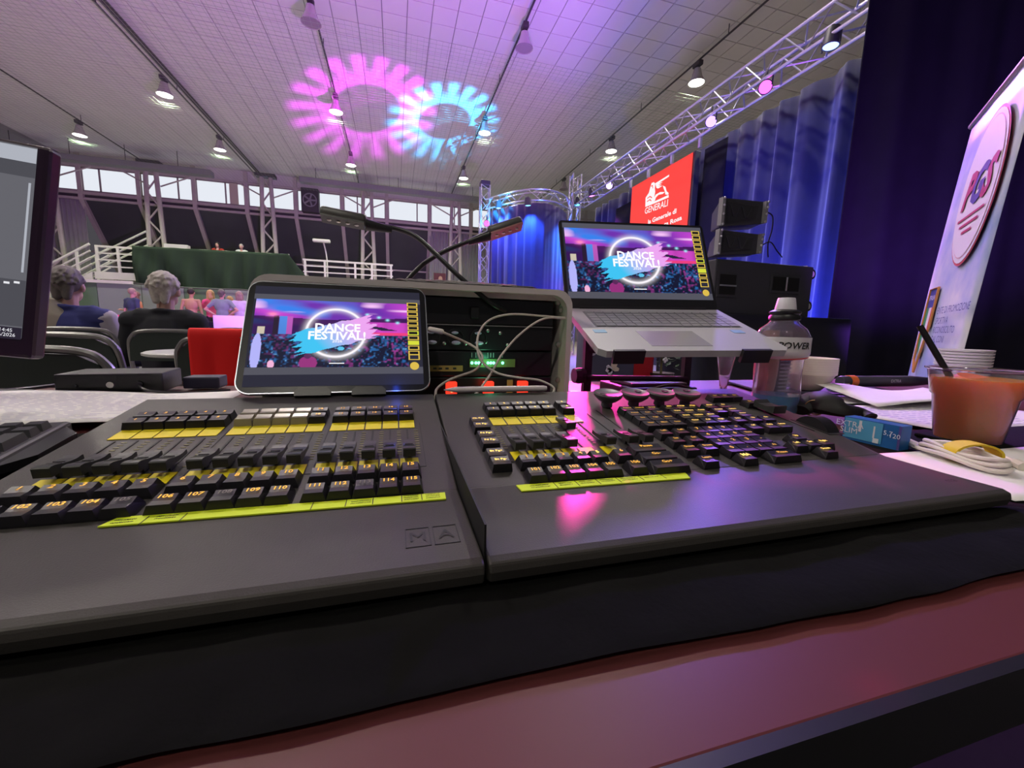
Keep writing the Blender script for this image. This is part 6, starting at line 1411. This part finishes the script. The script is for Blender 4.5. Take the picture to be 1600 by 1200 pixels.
mb = MB(); mb.rbox((q.x, 5.10, 0.742), (0.30, 0.20, 0.012), 0.003); mb.build('base', m_bl, lp); mb = MB(); mb.rbox((q.x, 4.99, 0.845), (0.30, 0.008, 0.20), 0.003); mb.build('lid', m_bl, lp)
rdt = empty('red_table', (-7.0, 12.4, 0), 'table under a shiny red cloth near the standing people', 'table')
q = ony(177, 497, 12.0)
def rtc(u, v): a = u*2*PI; k = 0.55+0.06*math.sin(a*9)*v; return (q.x+k*math.cos(a)*(1.25 if False else 1), 12.0+k*math.sin(a), 0.95-0.93*v)
mb = MB(); mb.grid(rtc, 80, 6); mb.add([rtc(i/80, 0) for i in range(80)], [list(range(80))]); mb.build('red_cloth', mat('red_satin', (0.62, 0.01, 0.015), 0.3), rdt, smooth=True)
bt = empty('black_tablecloth_table', (-5.4, 13.2, 0), 'table under a black cloth beside the man in jeans', 'table'); q = ony(317, 505, 13.0)
mb = MB(); mb.rbox((q.x, 13.1, 0.42), (0.9, 0.6, 0.84), 0.03); mb.build('black_cover', m_vdk, bt)
# ------------------------------------------------------------------ people
SK = {'fair': (0.50, 0.30, 0.24), 'tan': (0.42, 0.24, 0.15), 'pink': (0.52, 0.28, 0.24)}
def person(loc, facing, pose, lab, skin, top, legs, hair, hairstyle='short', s=1.0, sleeves='long', near=False, arms=None, bare=False, lean=0.0):
    vx = 0.010 if near else 0.020
    e = empty('person', loc, lab, 'person')
    M = Matrix.Rotation(facing, 4, 'Z') @ Matrix.Scale(s, 4)
    sit = pose == 'sit'; ph = 0.47 if sit else 0.93; lf = lean
    pel = Vector((0, 0, ph)); nk = Vector((0, 0.02+lf*0.5, ph+(0.46 if sit else 0.53))); hd = nk+Vector((0, 0.025+lf*0.2, 0.145 if sit else 0.155))
    sh = [Vector((i*0.185, lf*0.45, ph+(0.39 if sit else 0.46))) for i in (-1, 1)]
    if sit: hip = [Vector((i*0.09, 0, ph)) for i in (-1, 1)]; kn = [Vector((i*0.13, 0.42, 0.50)) for i in (-1, 1)]; an = [Vector((i*0.13, 0.44, 0.09)) for i in (-1, 1)]
    else: hip = [Vector((i*0.09, 0, ph)) for i in (-1, 1)]; kn = [Vector((i*0.10, 0.02, 0.50)) for i in (-1, 1)]; an = [Vector((i*0.11, -0.02, 0.09)) for i in (-1, 1)]
    A = arms or ('lap' if sit else 'down')
    if A == 'lap': el = [sh[i]+Vector((k*0.09, 0.04, -0.27)) for i, k in ((0, -1), (1, 1))]; wr_ = [el[i]+Vector((-k*0.07, 0.22, -0.04)) for i, k in ((0, -1), (1, 1))]
    elif A == 'hips': el = [sh[i]+Vector((k*0.20, -0.06, -0.22)) for i, k in ((0, -1), (1, 1))]; wr_ = [pel+Vector((k*0.18, -0.02, 0.10)) for i, k in ((0, -1), (1, 1))]
    elif A == 'out': el = [sh[0]+Vector((-0.10, 0.06, -0.25)), sh[1]+Vector((0.10, 0.10, -0.22))]; wr_ = [el[0]+Vector((-0.05, 0.20, 0.02)), el[1]+Vector((0.08, 0.22, 0.06))]
    else: el = [sh[i]+Vector((k*0.06, -0.03, -0.29)) for i, k in ((0, -1), (1, 1))]; wr_ = [el[i]+Vector((0, 0.06, -0.25)) for i, k in ((0, -1), (1, 1))]
    b = MB()
    b.ell(hd+Vector((0, 0.0, 0.015)), (0.074, 0.092, 0.105), nu=16, nv=12); b.ell(hd+Vector((0, 0.038, -0.055)), (0.052, 0.055, 0.055)); b.cap(hd+Vector((0, 0.085, 0.015)), hd+Vector((0, 0.105, -0.025)), 0.010, 0.014)
    for k in (-1, 1): b.ell(hd+Vector((k*0.078, -0.005, -0.01)), (0.012, 0.022, 0.033))
    b.ell(hd+Vector((0, 0.088, -0.055)), (0.022, 0.012, 0.010))
    b.cap(nk-Vector((0, 0, 0.06)), hd-Vector((0, 0.01, 0.05)), 0.058, 0.052)
    b.cap(nk-Vector((0, 0, 0.06)), sh[0]+Vector((0.04, 0, 0.0)), 0.055, 0.05); b.cap(nk-Vector((0, 0, 0.06)), sh[1]-Vector((0.04, 0, 0.0)), 0.055, 0.05)
    if bare:
        b.ell(pel+Vector((0, lf*0.3, 0.34)), (0.165, 0.10, 0.18)); b.ell(pel+Vector((0, lf*0.1, 0.12)), (0.135, 0.09, 0.18)); b.ell(pel, (0.155, 0.10, 0.11))
    else: b.cap(pel+Vector((0, 0, 0.05)), nk-Vector((0, 0, 0.1)), 0.09, 0.09)
    for i, k in ((0, -1), (1, 1)):
        b.cap(sh[i], el[i], 0.050, 0.039); b.cap(el[i], wr_[i], 0.040, 0.027)
        d = (wr_[i]-el[i]).normalized(); pc = wr_[i]+d*0.045; b.cap(wr_[i], pc+d*0.02, 0.026, 0.032)
        side = d.cross(Vector((0, 0, 1))); side = side.normalized() if side.length > 0.1 else Vector((1, 0, 0)); dn_ = side.cross(d)
        if near:
            for f in range(4):
                o = side*(f-1.5)*0.019; l = (0.065, 0.078, 0.072, 0.056)[f]; q1 = pc+d*0.03+o; q2 = q1+d*l*0.55+dn_*0.008; q3 = q2+d*l*0.35-Vector((0, 0, 0.022)); b.cap(q1, q2, 0.0095, 0.009, 8); b.cap(q2, q3, 0.009, 0.0075, 8)
            b.cap(pc-d*0.01+side*k*-0.028, pc+d*0.03+side*k*-0.055, 0.011, 0.009, 8)
        else:
            for f in range(4): o = side*(f-1.5)*0.020; b.cap(pc+d*0.02+o, pc+d*0.085+o-Vector((0, 0, 0.015)), 0.0115, 0.010, 6)
            b.cap(pc+side*k*-0.03, pc+d*0.04+side*k*-0.055, 0.012, 0.010, 6)
        b.cap(hip[i], kn[i], 0.075, 0.052); b.cap(kn[i], an[i], 0.052, 0.036); b.cap(an[i]-Vector((0, 0.03, 0.035)), an[i]+Vector((0, 0.13, -0.055)), 0.036, 0.028)
    me = remesh(b, vx*0.8 if near else 0.014, 2); me.transform(M); bo_ = link('body', me, mat('skin_'+skin, SK[skin], 0.55), e)
    # eyes and mouth
    mb = MB()
    for k in (-1, 1): mb.ell(hd+Vector((k*0.030, 0.080, 0.012)), (0.011, 0.008, 0.007), nu=8, nv=6)
    me = mb.mesh('eyes'); me.transform(M); link('eyes', me, mat('eye_dark', (0.03, 0.025, 0.02), 0.3), e)
    if not bare:
        t = MB(); t.ell(pel+Vector((0, lf*0.35, 0.27 if sit else 0.34)), (0.195, 0.118, 0.19)); t.ell(pel+Vector((0, lf*0.1, 0.13)), (0.160, 0.115, 0.20)); t.ell(pel+Vector((0, 0.0, 0.02)), (0.170, 0.120, 0.12))
        t.cap(sh[0]+Vector((0.06, 0, 0.03)), nk+Vector((-0.03, -0.02, -0.045)), 0.065, 0.06); t.cap(sh[1]+Vector((-0.06, 0, 0.03)), nk+Vector((0.03, -0.02, -0.045)), 0.065, 0.06)
        t.cap(sh[0], sh[1], 0.075, 0.075)
        for i in (0, 1):
            t.cap(sh[i], sh[i].lerp(el[i], 1.0 if sleeves == 'long' else 0.62), 0.070, 0.056)
            if sleeves == 'long': t.cap(el[i], wr_[i].lerp(el[i], 0.05), 0.056, 0.040)
        if near:
            pts = [nk+Vector((0.068*math.cos(a), 0.068*math.sin(a)-0.005, -0.005+0.012*math.sin(a)*-1)) for a in [2*PI*i/16 for i in range(16)]]; t.tube(pts, 0.016, 6, closed=True)
        me = remesh(t, vx, 3); me.transform(M); tp_ = link('jacket' if sleeves == 'long' else 'shirt', me, mat('cloth_'+top[0], top[1], 0.85, nz=(9, 0.15)), e)
    else: tp_ = bo_
    l = MB(); l.ell(pel, (0.172, 0.125, 0.11))
    for i in (0, 1): l.cap(hip[i], kn[i], 0.090, 0.068); l.cap(kn[i], an[i].lerp(kn[i], 0.08), 0.068, 0.058)
    me = remesh(l, vx*1.1, 3); me.transform(M); link('trousers', me, mat('cloth_'+legs[0], legs[1], 0.85, nz=(9, 0.15)), e)
    for i in (0, 1):
        f = MB(); f.cap(an[i]-Vector((0, 0.03, 0.038)), an[i]+Vector((0, 0.14, -0.058)), 0.045, 0.034); me = remesh(f, 0.014, 1); me.transform(M)
        zmin = min(v.co.z for v in me.vertices); me.transform(Matrix.Translation((0, 0, -zmin if pose == 'stand' or sit else 0))); link('shoe', me, mat('shoe_dark', (0.03, 0.03, 0.03), 0.5), e)
    h = MB(); r = random.Random(hash(lab) % 1000)
    R0 = (0.086, 0.104, 0.098)
    h.ell(hd+Vector((0, -0.018, 0.034)), R0, nu=16, nv=12)
    if hairstyle != 'crop':
        for k in range(110):
            a = r.uniform(0, 2*PI); b_ = r.uniform(-0.15, 1.45); p = Vector((math.cos(a)*math.cos(b_)*R0[0], math.sin(a)*math.cos(b_)*R0[1], math.sin(b_)*R0[2]))
            if p.y > 0.05 and p.z < 0.05: continue
            h.cap(hd+Vector((0, -0.018, 0.034))+p*0.95, hd+Vector((0, -0.018, 0.034))+p*1.05+Vector((0, -0.006, -0.012)), 0.013, 0.008, 6)
        h.cap(hd+Vector((-0.03, -0.075, -0.02)), hd+Vector((-0.025, -0.078, -0.075)), 0.035, 0.024); h.cap(hd+Vector((0.03, -0.075, -0.02)), hd+Vector((0.025, -0.078, -0.075)), 0.035, 0.024)
    if hairstyle == 'long':
        for k in (-1, 0, 1): h.cap(hd+Vector((k*0.05, -0.06, 0.0)), hd+Vector((k*0.07, -0.07, -0.24)), 0.045, 0.03)
        for k in (-1, 1): h.cap(hd+Vector((k*0.075, 0.0, 0.02)), hd+Vector((k*0.085, 0.01, -0.20)), 0.028, 0.02)
    if hairstyle == 'bob':
        for k in (-1, 0, 1): h.cap(hd+Vector((k*0.05, -0.055, 0.0)), hd+Vector((k*0.06, -0.05, -0.11)), 0.05, 0.038)
        for k in (-1, 1): h.cap(hd+Vector((k*0.075, 0.0, 0.02)), hd+Vector((k*0.08, 0.0, -0.10)), 0.03, 0.024)
    me = remesh(h, 0.006 if near else 0.014, 4 if near else 2); me.transform(M); link('hair', me, mat('hair_'+hair[0], hair[1], 0.6, nz=(60, 0.45)), e)
    return e, M, dict(sh=sh, pel=pel, nk=nk, hd=hd)
HG = ('silver', (0.36, 0.33, 0.30)); HB = ('greybrown', (0.10, 0.085, 0.08)); HD = ('dark', (0.02, 0.015, 0.012)); HBL = ('blonde', (0.45, 0.28, 0.12)); HBR = ('brown', (0.16, 0.09, 0.06)); HR = ('red', (0.22, 0.02, 0.015))
q2 = ony(257, 455, 3.53); q1 = ony(106, 455, 3.65)
person((q2.x, 3.50, 0), 0.0, 'sit', 'seated grey haired man in a dark jacket seen from behind', 'fair', ('dark_jacket', (0.016, 0.017, 0.024)), ('dark_trousers', (0.02, 0.02, 0.025)), HG, near=True, s=1.02)
pm, MM_, J = person((q1.x, 3.62, 0), 0.10, 'sit', 'seated man in a blue and beige shirt seen from behind', 'fair', ('blue_shirt', (0.035, 0.04, 0.17)), ('grey_trousers', (0.06, 0.06, 0.07)), HB, near=True, s=1.03, sleeves='short')
# beige half of the shirt and pale sleeve
t = MB(); pel = J['pel']
t.ell(pel+Vector((-0.075, -0.012, 0.33)), (0.120, 0.116, 0.195)); t.ell(pel+Vector((-0.075, -0.012, 0.14)), (0.098, 0.116, 0.20)); t.cap(J['sh'][0]+Vector((0.0, -0.004, 0.0)), J['sh'][0]+Vector((-0.05, 0.02, -0.15)), 0.075, 0.066); t.cap(J['sh'][0]+Vector((0.06, -0.006, 0.034)), J['nk']+Vector((-0.03, -0.025, -0.04)), 0.067, 0.062)
me = remesh(t, 0.011, 3); me.transform(MM_); link('shirt_panel', me, mat('cloth_beige', (0.34, 0.30, 0.25), 0.85), pm)
t = MB(); t.cap(J['sh'][1]+Vector((0.02, 0, -0.01)), J['sh'][1]+Vector((0.06, 0.03, -0.17)), 0.073, 0.064); me = remesh(t, 0.011, 2); me.transform(MM_); link('sleeve', me, mat('cloth_lilac', (0.42, 0.38, 0.46), 0.85), pm)
person((-0.86, 4.08, 0), 0.0, 'sit', 'seated person in a white shirt half hidden behind the tablet', 'fair', ('white_shirt', (0.60, 0.58, 0.66)), ('dark_trousers', (0.02, 0.02, 0.025)), HB, s=1.0)
qq = ony(72, 452, 4.1)
person((qq.x-0.35, 4.4, 0), 0.0, 'sit', 'red haired person hidden behind the monitor edge', 'fair', ('dark_red_top', (0.16, 0.01, 0.02)), ('dark_trousers', (0.02, 0.02, 0.025)), HR, hairstyle='long', s=1.0)
c2 = copy_tree(proto); c2.location = (qq.x-0.35, 4.35, 0); c2.rotation_euler = (0, 0, 0); tag(c2, 'folding chair of the red haired person behind the monitor', 'chair', 'folding chairs in the audience')
def far(px, py, Y, **k):
    q = ony(px, py, Y); hgt = q.z; return person((q.x, Y, 0), k.pop('facing', 0.0), 'stand', k.pop('lab'), k.pop('skin', 'fair'), k.pop('top'), k.pop('legs'), k.pop('hair'), s=hgt/1.74, **k)
far(204, 450, 14.0, lab='standing man in a navy t-shirt left of the grey haired man', skin='pink', top=('navy_tee', (0.04, 0.05, 0.11)), legs=('dark_trousers', (0.02, 0.02, 0.025)), hair=('thin', (0.30, 0.20, 0.17)), hairstyle='crop', sleeves='short', facing=-0.5)
far(213, 455, 14.75, lab='woman in an orange top facing the man in navy', skin='tan', top=('orange_top', (0.45, 0.17, 0.07)), legs=('dark_trousers', (0.02, 0.02, 0.025)), hair=HBR, hairstyle='long', sleeves='short', facing=1.8, arms='out')
far(297, 450, 14.0, lab='bare backed dancer in dark trousers near the backdrop', skin='tan', top=None, legs=('dark_trousers', (0.02, 0.02, 0.025)), hair=HD, hairstyle='crop', bare=True)
far(329, 453, 14.3, lab='blonde woman in a pink top talking to the man in jeans', skin='pink', top=('pink_top', (0.62, 0.08, 0.20)), legs=('dark_trousers', (0.02, 0.02, 0.025)), hair=HBL, hairstyle='long', sleeves='short', facing=0.9, arms='out')
far(345, 452, 13.6, lab='standing man in a grey shirt and blue jeans with hands on hips', skin='pink', top=('grey_shirt', (0.20, 0.24, 0.29)), legs=('blue_jeans', (0.03, 0.05, 0.30)), hair=HB, arms='hips', sleeves='short')
far(373, 455, 13.9, lab='woman with a brown bob in a lilac top at the tablet edge', skin='pink', top=('lilac_top', (0.55, 0.45, 0.66)), legs=('camo', (0.14, 0.14, 0.10)), hair=('bob', (0.28, 0.19, 0.16)), hairstyle='bob', sleeves='short')
far(360, 463, 15.2, lab='girl with light brown hair between the man in jeans and the woman in lilac', skin='pink', top=('peach_top', (0.50, 0.26, 0.18)), legs=('camo', (0.14, 0.14, 0.10)), hair=HBL, hairstyle='long', sleeves='short', facing=2.6)
for px, lab, top, hair, hs in ((340, 'woman with long dark hair in a red top sitting on the balcony', ('red_top', (0.40, 0.03, 0.02)), HD, 'long'), (377, 'man in a white shirt sitting on the balcony', ('white_tee', (0.62, 0.62, 0.64)), HG, 'short')):
    q = ony(px, 380, 25.2); person((q.x, 25.2, 3.515), PI, 'sit', lab, 'pink', top, ('dark_trousers', (0.02, 0.02, 0.025)), hair, hairstyle=hs, sleeves='short', s=1.12)
    c = empty('balcony_stool', (q.x, 25.35, 3.515), 'plain stool on the balcony under the '+('woman in red' if px == 340 else 'man in white'), 'stool')
    mb = MB(); mb.rbox((q.x, 25.3, 3.515+0.42), (0.4, 0.4, 0.05), 0.01); mb.build('seat', m_black, c)
    for sx in (-1, 1):
        for sy in (-1, 1): mb = MB(); mb.tube([(q.x+sx*0.17, 25.3+sy*0.17, 3.515), (q.x+sx*0.17, 25.3+sy*0.17, 3.92)], 0.02, 6); mb.build('leg', m_black, c)
bt2 = empty('balcony_table', (-8.6, 24.5, 2.96), 'long table with a pale box behind the green drape', 'table')
mb = MB(); mb.rbox((-8.6, 24.35, 3.72), (4.6, 0.5, 0.05), 0.01); mb.build('table_top', m_white, bt2)
for x in (-10.6, -6.6): mb = MB(); mb.box((x, 24.5, 3.33), (0.08, 0.5, 0.74)); mb.build('leg', m_white, bt2)
q = ony(277, 385, 24.6); mb = MB(); mb.rbox((q.x, 24.6, 3.93+0.20), (1.0, 0.3, 0.76), 0.02); one('white_box', m_white, 'pale box standing on the balcony table beside the lattice column', 'box', mb)
bpy.data.scenes.remove(TMP)
